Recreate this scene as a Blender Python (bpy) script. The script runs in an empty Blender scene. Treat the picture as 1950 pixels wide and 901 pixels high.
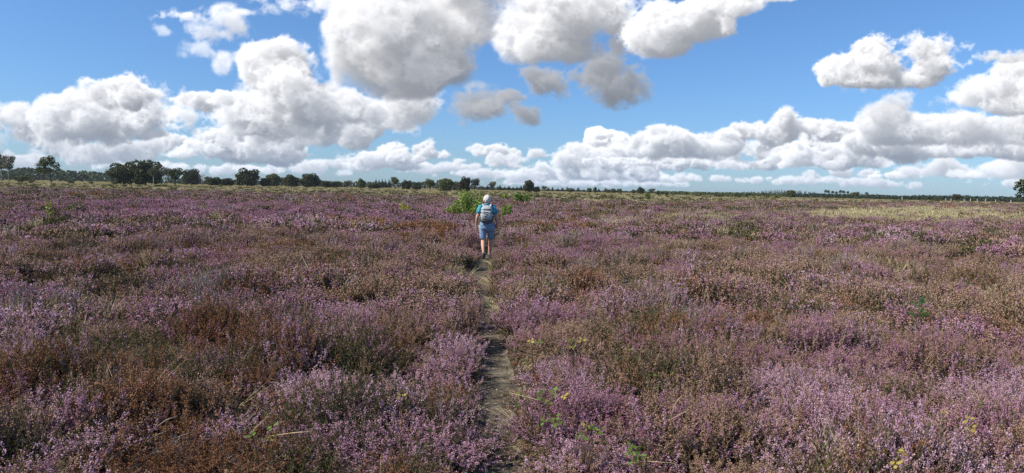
import bpy, math, random
import numpy as np
from mathutils import Vector, Matrix

SC = bpy.context.scene
COL = SC.collection

# ------------------------------------------------------------------ camera
F = 1392.0                                   # focal length in pixels of the 1950 px wide photograph
PITCH, ROLL = math.radians(3.74), math.radians(1.15)
EYE = 1.70
HAZE = 0.00007
CP, SP, CR, SR = math.cos(PITCH), math.sin(PITCH), math.cos(ROLL), math.sin(ROLL)
cam_d = bpy.data.cameras.new('camera')
cam = bpy.data.objects.new('camera', cam_d)
COL.objects.link(cam)
fw = Vector((0, CP, -SP)); r0 = Vector((1, 0, 0)); u0 = Vector((0, SP, CP))
rr = r0 * CR + u0 * SR; uu = u0 * CR - r0 * SR
M = Matrix.Identity(4)
for i in range(3):
    M[i][0], M[i][1], M[i][2] = rr[i], uu[i], -fw[i]
M[2][3] = EYE
cam.matrix_world = M
cam_d.sensor_width = 36.0
cam_d.lens = 36.0 * F / 1950.0
cam_d.clip_start, cam_d.clip_end = 0.05, 20000
SC.camera = cam
SC.render.resolution_x, SC.render.resolution_y = 1024, 473

# ------------------------------------------------------------------ sun, sky, exposure
SUN_AZ, SUN_EL = math.radians(-106), math.radians(43)        # azimuth from the view direction, clockwise
sun_vec = Vector((math.sin(SUN_AZ) * math.cos(SUN_EL), math.cos(SUN_AZ) * math.cos(SUN_EL), math.sin(SUN_EL)))
sd = bpy.data.lights.new('sun', 'SUN')
sd.energy, sd.angle, sd.color = 5.0, math.radians(0.55), (1.0, 0.91, 0.77)
sun = bpy.data.objects.new('sun', sd)
COL.objects.link(sun)
sun.rotation_euler = (-sun_vec).to_track_quat('-Z', 'Y').to_euler()
SC.view_settings.view_transform = 'Standard'
SC.view_settings.look = 'None'
SC.view_settings.exposure = 0.28
SC.view_settings.gamma = 1.0
SC.view_settings.use_curve_mapping = False


def pix_dir(px, py):
    """photograph pixel -> world direction"""
    a = (px - 975.0) / F; b = (450.5 - py) / F
    x = a * CR - b * SR; u = a * SR + b * CR
    return x, CP + u * SP, -SP + u * CP


def project(x, y, z):
    """world -> photograph pixel (numpy)"""
    z = z - EYE
    c = np.maximum(y * CP - z * SP, 1e-3); u = y * SP + z * CP
    a = (x * CR + u * SR) / c; b = (u * CR - x * SR) / c
    return 975 + a * F, 450.5 - b * F


def at(px, py, z=0.0):
    """point of the level z under that pixel"""
    x, y, dz = pix_dir(px, py)
    t = (z - EYE) / dz
    return Vector((x * t, y * t, z))


def horizon(px):
    return 359.5 + (px - 975) * 0.02


# clouds: small volumes of noise-eroded puffs, each lit by the sun through its own thickness
CX0, CX1, CZ0, CZ1 = -1.0, 1.0, -0.01, 0.41
CLOUDS = [  # farthest first: (puffs (x, y, half width, half height), light, density, softness, noise strength)
    ([(300, 318, 72, 8), (420, 324, 64, 8)], 1.05, 0.62, 0.3, 0.6),
    ([(500, 322, 56, 8), (585, 320, 44, 10)], 1.05, 0.62, 0.3, 0.6),
    ([(650, 311, 46, 8)], 0.9, 0.62, 0.3, 0.6),
    ([(960, 332, 72, 8)], 1.0, 0.62, 0.3, 0.6),
    ([(60, 305, 72, 10), (170, 302, 56, 12)], 0.85, 0.62, 0.3, 0.6),
    ([(800, 322, 48, 9), (870, 318, 40, 7)], 0.95, 0.62, 0.3, 0.6),
    ([(1240, 338, 37, 8), (1200, 342, 32, 7)], 1.1, 0.62, 0.3, 0.6),
    ([(1310, 340, 24, 7), (1285, 343, 29, 5)], 1.1, 0.62, 0.3, 0.6),
    ([(1370, 340, 16, 7)], 1.05, 0.62, 0.3, 0.6),
    ([(1440, 344, 32, 6), (1462, 340, 11, 5)], 1.05, 0.62, 0.3, 0.6),
    ([(1505, 346, 32, 6), (1500, 340, 11, 4)], 1.1, 0.62, 0.3, 0.6),
    ([(1130, 347, 48, 7)], 1.0, 0.62, 0.3, 0.6),
    ([(1545, 333, 19, 9), (1535, 342, 32, 8)], 1.0, 0.62, 0.3, 0.6),
    ([(1600, 344, 48, 6)], 1.0, 0.62, 0.3, 0.6),
    ([(1660, 350, 72, 7)], 0.9, 0.62, 0.3, 0.6),
    ([(1960, 350, 64, 8)], 0.95, 0.62, 0.3, 0.6),
    ([(1640, 332, 29, 8), (1610, 328, 24, 7)], 0.9, 0.62, 0.3, 0.6),
    ([(1000, 349, 48, 5), (1070, 350, 48, 6)], 1.0, 0.62, 0.3, 0.6),
    ([(1220, 350, 64, 5)], 0.95, 0.62, 0.3, 0.6),
    ([(1730, 329, 22, 8), (1715, 335, 35, 7)], 1.2, 0.66, 0.3, 0.6),
    ([(1795, 318, 45, 14), (1760, 326, 40, 10), (1830, 330, 40, 8)], 0.9, 0.62, 0.3, 0.6),
    ([(1900, 326, 40, 13), (1950, 314, 29, 15), (1860, 334, 35, 8), (2000, 310, 40, 26)], 1.1, 0.72, 0.3, 0.6),
    ([(748, 288, 30, 13), (738, 306, 52, 16), (700, 316, 34, 9), (770, 312, 44, 12)], 1.1, .9, .3, .6), ([(810, 290, 34, 15), (780, 300, 40, 11)], 1.0, .95, .3, .55), ([(935, 288, 36, 12)], .95, .95, .35, .5), ([(985, 303, 50, 12), (1015, 296, 24, 10), (950, 310, 44, 8)], .95, .75, .4, .7), ([(1050, 330, 66, 14), (1012, 338, 44, 9)], 1.1, .8, .4, .65),
    ([(1155, 272, 38, 20), (1125, 282, 24, 10)], 1.35, 1.1, .2, .5), ([(1112, 312, 50, 20), (1072, 314, 38, 20), (1030, 330, 36, 9), (1180, 314, 60, 24), (1130, 332, 90, 14)], 1.05, 1, .3, .55), ([(1250, 312, 84, 10), (1310, 308, 40, 9)], 1.05, .9, .3, .6), ([(1430, 314, 70, 10), (1460, 292, 60, 24), (1400, 300, 40, 16)], .98, .95, .32, .6), ([(1550, 304, 70, 16), (1600, 292, 60, 22), (1520, 312, 40, 10), (1640, 308, 50, 12)], 1.05, 1, .3, .55), ([(1430, 256, 60, 18), (1480, 252, 40, 16), (1400, 276, 36, 16)], .95, .9, .35, .6),
    ([(1240, 275, 44, 25), (1310, 276, 58, 25), (1370, 274, 42, 20), (1210, 288, 26, 14)], 1.02, 1, .28, .5), ([(1540, 240, 56, 22), (1580, 252, 60, 17), (1500, 252, 40, 15), (1620, 242, 40, 16)], .98, 1, .3, .55), ([(1690, 278, 84, 24), (1810, 284, 120, 16), (1920, 280, 100, 18), (2020, 280, 80, 20), (1640, 268, 44, 16)], 1.0, 1, .3, .55), ([(1750, 246, 84, 28), (1850, 240, 100, 34), (1940, 248, 80, 38), (2040, 240, 90, 40), (1700, 262, 50, 16)], .92, 1, .34, .55), ([(1770, 204, 60, 26), (1720, 222, 60, 22), (1680, 240, 40, 14)], .8, .75, .5, .7),
    ([(1940, 148, 58, 32), (1890, 172, 72, 30), (1840, 188, 50, 20), (1950, 198, 80, 20), (2030, 160, 80, 60)], 1.0, 1.05, .25, .5), ([(1925, 108, 34, 9)], .75, .55, .6, .8), ([(1745, 98, 54, 32), (1690, 120, 68, 28), (1622, 136, 46, 24), (1765, 126, 48, 30), (1665, 150, 66, 16), (1720, 148, 60, 16)], 1.0, 1.05, .26, .5), ([(1640, 170, 22, 10)], .6, .35, .8, .8),
    ([(-40, 250, 70, 50), (38, 226, 44, 30), (40, 262, 80, 32), (104, 272, 44, 28), (10, 290, 60, 20)], .92, 1, .32, .55), ([(112, 252, 11, 11)], 1.5, .9, .3, .6), ([(310, 272, 36, 14), (290, 282, 44, 9)], .95, .9, .35, .6), ([(190, 288, 90, 20), (140, 296, 70, 14), (240, 300, 60, 12)], .78, .85, .5, .6),
    ([(430, 272, 46, 22), (400, 286, 60, 18), (480, 290, 84, 20), (540, 288, 50, 16), (360, 294, 40, 9)], 1.05, 1, .28, .55), ([(600, 266, 90, 20), (560, 254, 80, 24), (660, 250, 70, 18)], .74, .9, .4, .55),
    ([(215, 188, 46, 36), (182, 224, 68, 38), (240, 232, 66, 42), (130, 216, 34, 17), (262, 256, 54, 16), (290, 256, 40, 12)], 1.0, 1.05, .26, .5), ([(288, 178, 54, 22), (345, 190, 50, 15), (385, 204, 24, 12), (252, 184, 30, 20)], .95, .95, .34, .5),
    ([(620, 220, 110, 44), (700, 214, 100, 36), (780, 212, 46, 18), (680, 236, 90, 18)], .86, 1, .4, .6), ([(540, 152, 54, 46), (520, 118, 30, 30), (500, 222, 100, 46), (440, 190, 46, 22), (575, 190, 70, 46), (470, 246, 74, 22), (640, 200, 60, 30)], 1.0, 1.05, .3, .58),
    ([(930, 202, 52, 26), (895, 206, 30, 18), (960, 184, 40, 12)], 0.36, .8, .5, .75), ([(992, 204, 20, 24)], 0.30, .8, .45, .8), ([(1040, 160, 36, 20), (1010, 146, 24, 12)], 0.36, .7, .55, .8), ([(1152, 150, 50, 32), (1100, 146, 46, 14), (1190, 160, 16, 24)], 0.32, .72, .55, .8), ([(890, 174, 26, 12)], .5, .4, .7, .9),
    ([(585, 6, 60, 14)], 1.0, .42, .7, .9), ([(432, 42, 34, 20), (474, 24, 32, 8), (400, 62, 30, 16)], 1.0, .5, .6, .85), ([(372, 92, 30, 16), (350, 104, 18, 9)], .95, .34, .7, .9), ([(420, 112, 15, 18)], .95, .42, .7, .9), ([(330, 30, 24, 9)], 1.0, .4, .7, .9), ([(313, 57, 14, 9)], 1.0, .34, .7, .9),
    ([(950, 72, 66, 34), (1010, 74, 82, 40), (1080, 56, 70, 38), (1130, 18, 66, 46), (1110, 98, 56, 26), (1180, 88, 28, 24), (1172, 50, 30, 26), (1060, 14, 50, 20), (920, 66, 60, 30), (1060, 84, 70, 26)], 1.02, .9, .42, .58), ([(1250, 68, 46, 40), (1310, 38, 62, 34), (1375, 6, 70, 24), (1455, -6, 46, 12), (1230, 96, 22, 18)], 1.02, .95, .36, .55),
    ([(740, 60, 120, 86), (800, 30, 118, 78), (690, 30, 78, 82), (740, 130, 104, 60), (800, 112, 84, 66), (872, 44, 66, 58), (660, 108, 46, 56), (700, -40, 100, 60), (850, -40, 100, 60), (770, 172, 70, 24), (640, 60, 34, 60)], .94, 1.0, .34, .5),
    ([(-140, 200, 60, 40), (-200, 240, 70, 40)], 1, 1, .3, .55), ([(2120, 120, 80, 50), (2200, 140, 80, 40)], 1, 1, .3, .55),
]


def cloud_image(NX=2400, NZ=504):
    dx = (CX1 - CX0) / NX
    out = np.zeros((NZ, NX, 4), np.float32); rg = np.random.default_rng(7)
    zs_all = CZ0 + (np.arange(NZ) + .5) * dx

    def taps(n, m):
        t = np.linspace(0, m, n, endpoint=False) + rg.random(); i = np.floor(t).astype(int); f = (t - i).astype(np.float32)
        return i, np.stack([(1 - f) ** 3, 3 * f ** 3 - 6 * f * f + 4, -3 * f ** 3 + 3 * f * f + 3 * f + 1, f ** 3]) / 6

    def noise(shape, cells):
        A = rg.standard_normal([int(s / c) + 6 for s, c in zip(shape, cells)]).astype(np.float32)
        for ax in (2, 1, 0):
            n = shape[ax]; i, w = taps(n, n / cells[ax]); s = [1, 1, 1]; s[ax] = n
            A = sum(np.take(A, i + q, axis=ax) * w[q].reshape(s).astype(np.float32) for q in range(4))
        return A / .36

    for puffs, lit, den, soft, amp in CLOUDS:
        E = []
        for px, py, rx, rz in puffs:
            x, y, z = pix_dir(px, py); E.append((x / y, z / y, rx / F * 1.16, rz / F * 1.16))
        R = max(e[3] for e in E); m = 1.75
        i0 = max(0, int((min(e[0] - e[2] * m for e in E) - CX0) / dx)); i1 = min(NX, int((max(e[0] + e[2] * m for e in E) - CX0) / dx))
        j0 = max(0, int((min(e[1] - e[3] * m for e in E) - CZ0) / dx)); j1 = min(NZ, int((max(e[1] + e[3] * m for e in E) - CZ0) / dx))
        if i1 - i0 < 4 or j1 - j0 < 4: continue
        nx, nz = i1 - i0, j1 - j0; xs = CX0 + (np.arange(i0, i1) + .5) * dx; zs = CZ0 + (np.arange(j0, j1) + .5) * dx
        dep = R * 1.7; nk = int(np.clip(2 * dep / dx / 2.2, 10, 30)); dk = 2 * dep / nk; ks = -dep + (np.arange(nk) + .5) * dk
        env = np.full((nz, nx, nk), -3, np.float32)
        for ex, ez, rx, rz in E:
            zr = zs - ez; Zq = np.where(zr < 0, zr / (rz * .80), zr / rz) ** 2; rd = min(max(rz * 1.1, rx * .5), R * 1.4)
            np.maximum(env, (1 - np.sqrt(Zq[:, None, None] + ((xs - ex) / rx)[None, :, None] ** 2 + (ks / rd)[None, None, :] ** 2)).astype(np.float32), out=env)
        n = 0; a = 1.0; c = R / dx * 1.05; tot = 0
        while c > 1.6:
            q = noise((nz, nx, nk), (c, c * 1.15, max(c * dx / dk, 1.3)))
            n = n + a * (q * .55 if tot == 0 else (.45 - np.abs(q) * .57 + q * .32)); tot += a * a; a *= .63; c /= 2.05
        n = n / math.sqrt(max(tot, 1e-6))
        d = np.clip((env + .10 + amp * 1.28 * n - .05) / (soft + .16), 0, 1); d = d * d * (3 - 2 * d)
        edge = np.minimum(np.minimum(np.arange(nx) + 1, nx - np.arange(nx))[None, :] / 12, np.minimum(np.arange(nz) + 1, nz - np.arange(nz))[:, None] / 10).clip(0, 1)
        if i0 == 0 or i1 == NX or j1 == NZ: edge = np.ones_like(edge)
        d *= edge[:, :, None]
        sig = 6.4 / R * min(den, 1.0) ** 2.6
        # light: march from the top row down, towards the sun on the left
        sx_, sk_, sz_ = -.64, -.14, .76
        stx, stk, path = -sx_ / sz_, -sk_ / sz_ * dx / dk, dx / sz_; fx = stx - int(stx); ix = int(stx)
        tau = np.zeros((nz, nx, nk), np.float32); T = np.zeros((nx, nk), np.float32)

        def sh(A, q):
            if q == 0: return A
            B = np.zeros_like(A); B[q:] = A[:-q]; return B
        for r in range(nz - 1, -1, -1):
            A = sh(T, ix) * (1 - fx) + sh(T, ix + 1) * fx; s_ = abs(stk); A = A * (1 - s_) + s_ * np.roll(A, 1 if stk > 0 else -1, 1)
            tau[r] = A; T = A + d[r] * path
        up = np.cumsum(d[::-1], 0)[::-1] * dx; dn = np.cumsum(d, 0) * dx
        Ls = lit * (.58 * np.exp(-sig * .9 * tau) + .46 * np.exp(-sig * .17 * tau) + .13 * np.exp(-sig * .04 * tau))
        La = (.45 + .55 * min(lit, 1)) * (.60 * np.exp(-sig * .10 * up) + .26 + .16 * np.exp(-sig * .12 * dn))
        col_ = np.zeros((nz, nx, 3), np.float32); Tr = np.ones((nz, nx), np.float32)
        sc_, ac_ = np.array([1, .965, .92]) * .77, np.array([.315, .35, .42]) * .72
        for k in range(nk):
            al = 1 - np.exp(-sig * d[:, :, k] * dk); w = (Tr * al)[:, :, None]
            col_ += w * (Ls[:, :, k, None] * sc_ + La[:, :, k, None] * ac_).astype(np.float32); Tr *= 1 - al
        al = 1 - Tr; h = (.55 * np.exp(-np.maximum(zs, 0) / .06))[:, None, None]
        col_ = col_ * (1 - h) + np.array([.30, .43, .63], np.float32) * al[:, :, None] * h
        o = out[j0:j1, i0:i1]; o[:, :, :3] = col_ + o[:, :, :3] * Tr[:, :, None]; o[:, :, 3] = al + o[:, :, 3] * Tr
    veil = (.13 * np.exp(-np.maximum(zs_all, 0) / .05))[:, None] * (1 - out[:, :, 3])
    out[:, :, :3] += veil[:, :, None] * np.array([.40, .51, .67], np.float32); out[:, :, 3] += veil
    xs = CX0 + (np.arange(NX) + .5) * dx
    return out * (np.clip((1 - np.abs(xs)) / .12, 0, 1)[None, :] * np.clip((CZ1 - zs_all) / .06, 0, 1)[:, None])[:, :, None].astype(np.float32)



IMG = cloud_image()
NZ_, NX_ = IMG.shape[:2]
img = bpy.data.images.new('cloud_cover', NX_, NZ_, alpha=True, float_buffer=True)
img.colorspace_settings.name = 'Non-Color'
img.alpha_mode = 'CHANNEL_PACKED'
img.pixels.foreach_set(np.ascontiguousarray(IMG, dtype=np.float32).ravel())
img.update(); img.pack()
W = bpy.data.worlds.new('World'); SC.world = W; W.use_nodes = True
nt = W.node_tree; nt.nodes.clear()
N = nt.nodes.new; L = nt.links.new
out = N('ShaderNodeOutputWorld'); bg = N('ShaderNodeBackground')
sky = N('ShaderNodeTexSky'); sky.sky_type = 'NISHITA'; sky.sun_disc = False
sky.sun_elevation = SUN_EL; sky.sun_rotation = SUN_AZ
sky.altitude = 20; sky.air_density = 1.0; sky.dust_density = 0.35; sky.ozone_density = 3.2
SKY = 0.115
bg.inputs['Strength'].default_value = SKY
tc = N('ShaderNodeTexCoord'); sx = N('ShaderNodeSeparateXYZ'); L(tc.outputs['Generated'], sx.inputs[0])


def wm(op, a, b=None, c=None):
    n = N('ShaderNodeMath'); n.operation = op
    for i, v in enumerate((a, b, c)):
        if v is None: continue
        if isinstance(v, (int, float)): n.inputs[i].default_value = v
        else: L(v, n.inputs[i])
    return n.outputs[0]


ysafe = wm('MAXIMUM', sx.outputs['Y'], 0.05)
U = wm('DIVIDE', wm('SUBTRACT', wm('DIVIDE', sx.outputs['X'], ysafe), CX0), CX1 - CX0)
V = wm('DIVIDE', wm('SUBTRACT', wm('DIVIDE', sx.outputs['Z'], ysafe), CZ0), CZ1 - CZ0)
cv = N('ShaderNodeCombineXYZ'); L(U, cv.inputs[0]); L(V, cv.inputs[1])
ti = N('ShaderNodeTexImage'); ti.image = img; ti.extension = 'CLIP'; ti.interpolation = 'Cubic'
L(cv.outputs[0], ti.inputs[0])
front = wm('GREATER_THAN', sx.outputs['Y'], 0.06)
alpha = wm('MULTIPLY', ti.outputs['Alpha'], front)
gain = N('ShaderNodeVectorMath'); gain.operation = 'SCALE'; L(ti.outputs['Color'], gain.inputs[0])
gain.inputs['Scale'].default_value = 1.0 / SKY
g2 = N('ShaderNodeVectorMath'); g2.operation = 'SCALE'; L(gain.outputs[0], g2.inputs[0]); L(front, g2.inputs['Scale'])
clear = N('ShaderNodeMix'); clear.data_type = 'RGBA'; clear.blend_type = 'MULTIPLY'; clear.inputs[0].default_value = 1.0
air = N('ShaderNodeValToRGB'); air.color_ramp.elements[0].position = 0.0; air.color_ramp.elements[0].color = (.46, .67, 1.0, 1)
air.color_ramp.elements[1].position = 0.35; air.color_ramp.elements[1].color = (.58, .80, 1.0, 1)
L(sx.outputs['Z'], air.inputs[0]); L(sky.outputs[0], clear.inputs[6]); L(air.outputs[0], clear.inputs[7])
dim = N('ShaderNodeVectorMath'); dim.operation = 'SCALE'; L(clear.outputs[2], dim.inputs[0])
L(wm('SUBTRACT', 1.0, alpha), dim.inputs['Scale'])
tot = N('ShaderNodeVectorMath'); tot.operation = 'ADD'; L(dim.outputs[0], tot.inputs[0]); L(g2.outputs[0], tot.inputs[1])
L(tot.outputs[0], bg.inputs['Color']); L(bg.outputs[0], out.inputs[0])
W.cycles.sampling_method = 'MANUAL'; W.cycles.sample_map_resolution = 512
SC.cycles.max_bounces = 5; SC.cycles.diffuse_bounces = 3; SC.cycles.transmission_bounces = 3
SC.cycles.glossy_bounces = 2; SC.cycles.transparent_max_bounces = 4
SC.cycles.use_denoising = False
SC.cycles.sample_clamp_indirect = 4.0

# ------------------------------------------------------------------ helpers
rng = np.random.default_rng(11)


def link(o, parent=None):
    COL.objects.link(o)
    if parent is not None: o.parent = parent
    return o


def tag(o, label=None, cat=None, group=None, kind=None):
    if label: o['label'] = label
    if cat: o['category'] = cat
    if group: o['group'] = group
    if kind: o['kind'] = kind
    return o


def empty(name, loc, rz=0.0):
    o = bpy.data.objects.new(name, None)
    o.location = loc; o.rotation_euler = (0, 0, rz); o.empty_display_size = 0.2
    return link(o)


class Geo:
    """vertices, polygons and material slots of one mesh, collected as arrays of triangles"""
    def __init__(s): s.V, s.T, s.M, s.n = [], [], [], 0

    def add(s, v, t, m=0):
        v = np.asarray(v, np.float32).reshape(-1, 3); t = np.asarray(t, np.int32).reshape(-1, 3)
        s.V.append(v); s.T.append(t + s.n); s.n += len(v)
        s.M.append(np.full(len(t), m, np.int32) if np.isscalar(m) else np.asarray(m, np.int32))
        return s

    def arrays(s):
        if not s.V: return np.zeros((0, 3), np.float32), np.zeros((0, 3), np.int32), np.zeros(0, np.int32)
        return np.concatenate(s.V), np.concatenate(s.T), np.concatenate(s.M)

    def mesh(s, name, mats, smooth=False):
        v, t, m = s.arrays()
        me = bpy.data.meshes.new(name)
        me.vertices.add(len(v)); me.vertices.foreach_set('co', v.ravel())
        me.loops.add(len(t) * 3); me.loops.foreach_set('vertex_index', t.ravel())
        me.polygons.add(len(t)); me.polygons.foreach_set('loop_start', np.arange(0, len(t) * 3, 3, dtype=np.int32))
        me.polygons.foreach_set('loop_total', np.full(len(t), 3, np.int32))
        for q in mats: me.materials.append(q)
        me.polygons.foreach_set('material_index', m)
        me.polygons.foreach_set('use_smooth', np.full(len(t), smooth))
        me.update(); me.validate()
        return me

    def build(s, name, mats, parent=None, smooth=False):
        if not isinstance(mats, (list, tuple)): mats = [mats]
        return link(bpy.data.objects.new(name, s.mesh(name, mats, smooth)), parent)


def unit(v):
    v = np.asarray(v, float); return v / (np.linalg.norm(v, axis=-1, keepdims=True) + 1e-9)


def frame(d):
    d = unit(d); a = np.array([0, 0, 1.0]) if abs(d[2]) < .9 else np.array([1.0, 0, 0])
    u = unit(np.cross(d, a)); return u, np.cross(d, u)


def tube(g, pts, rad, n=5, m=0, cap=True):
    """a round tapering limb; rad: one radius, or (rx, ry) per point"""
    pts = np.asarray(pts, float); k = len(pts); rad = np.broadcast_to(np.asarray(rad, float).reshape(len(np.atleast_1d(rad)), -1), (k, np.asarray(rad, float).reshape(len(np.atleast_1d(rad)), -1).shape[1]))
    V = []; u, w = frame(pts[1] - pts[0])
    for i in range(k):
        d = unit(pts[min(i + 1, k - 1)] - pts[max(i - 1, 0)])
        u = unit(u - d * np.dot(u, d)); w = np.cross(d, u)
        a = np.arange(n) * 2 * math.pi / n
        V.append(pts[i] + np.cos(a)[:, None] * u * rad[i][0] + np.sin(a)[:, None] * w * rad[i][-1])
    T = []
    for i in range(k - 1):
        for j in range(n):
            a, b = i * n + j, i * n + (j + 1) % n
            T += [(a, b, b + n), (a, b + n, a + n)]
    V = np.concatenate(V)
    if cap:
        c0, c1 = len(V), len(V) + 1
        V = np.concatenate([V, [pts[0]], [pts[-1]]])
        for j in range(n):
            T += [(c0, (j + 1) % n, j), (c1, (k - 1) * n + j, (k - 1) * n + (j + 1) % n)]
    g.add(V, T, m)


def loft(g, rings, n=18, m=0, power=2.0, cap=True):
    """horizontal super-elliptic rings: (x, y, z, rx, ry)"""
    V = []; a = np.arange(n) * 2 * math.pi / n
    for (x, y, z, rx, ry) in rings:
        c, s = np.cos(a), np.sin(a)
        q = 2.0 / power
        V.append(np.stack([x + rx * np.sign(c) * np.abs(c) ** q, y + ry * np.sign(s) * np.abs(s) ** q, np.full(n, z)], 1))
    T = []; k = len(rings)
    for i in range(k - 1):
        for j in range(n):
            p, q = i * n + j, i * n + (j + 1) % n
            T += [(p, q, q + n), (p, q + n, p + n)]
    V = np.concatenate(V)
    if cap:
        c0, c1 = len(V), len(V) + 1
        V = np.concatenate([V, [rings[0][:3]], [rings[-1][:3]]])
        for j in range(n):
            T += [(c0, (j + 1) % n, j), (c1, (k - 1) * n + j, (k - 1) * n + (j + 1) % n)]
    g.add(V, T, m)


def box(g, c, h, m=0, R=None):
    c = np.asarray(c, float); h = np.asarray(h, float)
    v = np.array([(x, y, z) for x in (-1, 1) for y in (-1, 1) for z in (-1, 1)], float) * h
    if R is not None: v = v @ np.asarray(R).T
    g.add(v + c, [(0, 1, 3), (0, 3, 2), (4, 6, 7), (4, 7, 5), (0, 4, 5), (0, 5, 1), (2, 3, 7), (2, 7, 6), (0, 2, 6), (0, 6, 4), (1, 5, 7), (1, 7, 3)], m)


def ball(g, c, r, m=0, nu=14, nv=9, warp=None):
    c = np.asarray(c, float); r = np.broadcast_to(np.asarray(r, float), (3,))
    V = [(0, 0, -1)]
    for i in range(1, nv):
        p = -math.pi / 2 + math.pi * i / nv
        for j in range(nu):
            a = 2 * math.pi * j / nu
            V.append((math.cos(p) * math.cos(a), math.cos(p) * math.sin(a), math.sin(p)))
    V.append((0, 0, 1)); V = np.array(V); T = []
    for j in range(nu):
        T.append((0, 1 + (j + 1) % nu, 1 + j)); e = len(V) - 1; b = 1 + (nv - 2) * nu
        T.append((e, b + j, b + (j + 1) % nu))
    for i in range(nv - 2):
        for j in range(nu):
            a, b = 1 + i * nu + j, 1 + i * nu + (j + 1) % nu
            T += [(a, b, b + nu), (a, b + nu, a + nu)]
    if warp is not None: V = V * warp(V)[:, None]
    g.add(c + V * r, T, m)


def tetras(g, P, size, m, rg, up=0.4):
    """small bell-like three-faced flowers round the points P"""
    n = len(P); d = unit(rg.normal(size=(n, 3)) + np.array([0, 0, up]))
    a = unit(np.cross(d, rg.normal(size=(n, 3)))); b = np.cross(d, a)
    s = (np.asarray(size) * rg.uniform(.75, 1.3, n))[:, None]
    V = np.empty((n, 4, 3)); V[:, 0] = P + d * s * .75
    for k in range(3):
        t = 2 * math.pi * k / 3
        V[:, k + 1] = P + (a * math.cos(t) + b * math.sin(t)) * s * .62 - d * s * .3
    o = np.arange(n)[:, None] * 4
    T = np.concatenate([o + np.array(q) for q in ((0, 1, 2), (0, 2, 3), (0, 3, 1))])
    g.add(V.reshape(-1, 3), T, m)


def leaves(g, P, D, length, width, m, rg):
    """thin diamond leaves from P along D"""
    n = len(P); D = unit(D); s = unit(np.cross(D, rg.normal(size=(n, 3))))
    ln = (np.asarray(length) * rg.uniform(.7, 1.3, n))[:, None]; w = (np.asarray(width) * rg.uniform(.7, 1.3, n))[:, None]
    V = np.empty((n, 4, 3)); V[:, 0] = P; V[:, 1] = P + D * ln * .5 + s * w * .5; V[:, 2] = P + D * ln; V[:, 3] = P + D * ln * .5 - s * w * .5
    o = np.arange(n)[:, None] * 4
    g.add(V.reshape(-1, 3), np.concatenate([o + np.array((0, 1, 2)), o + np.array((0, 2, 3))]), m)


_lat = {}


def vnoise(x, y, cell, seed=0):
    """smooth value noise 0..1"""
    if seed not in _lat: _lat[seed] = np.random.default_rng(1000 + seed).random((256, 256))
    Lt = _lat[seed]; u = np.asarray(x) / cell + 37.3; v = np.asarray(y) / cell + 91.7
    i, j = np.floor(u).astype(int), np.floor(v).astype(int); fx, fy = u - i, v - j
    fx = fx * fx * (3 - 2 * fx); fy = fy * fy * (3 - 2 * fy); i &= 255; j &= 255; i2, j2 = (i + 1) & 255, (j + 1) & 255
    return (Lt[i, j] * (1 - fx) + Lt[i2, j] * fx) * (1 - fy) + (Lt[i, j2] * (1 - fx) + Lt[i2, j2] * fx) * fy


def fnoise(x, y, cell, seed=0):
    return (vnoise(x, y, cell, seed) + .5 * vnoise(x, y, cell * .47, seed + 1) + .25 * vnoise(x, y, cell * .21, seed + 2)) / 1.75


def sstep(a, b, x):
    t = np.clip((x - a) / (b - a), 0, 1); return t * t * (3 - 2 * t)


# ------------------------------------------------------------------ materials
def srgb(r, g, b):
    f = lambda c: c / 12.92 if c <= .04045 else ((c + .055) / 1.055) ** 2.4
    return (f(r / 255), f(g / 255), f(b / 255), 1)


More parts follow.
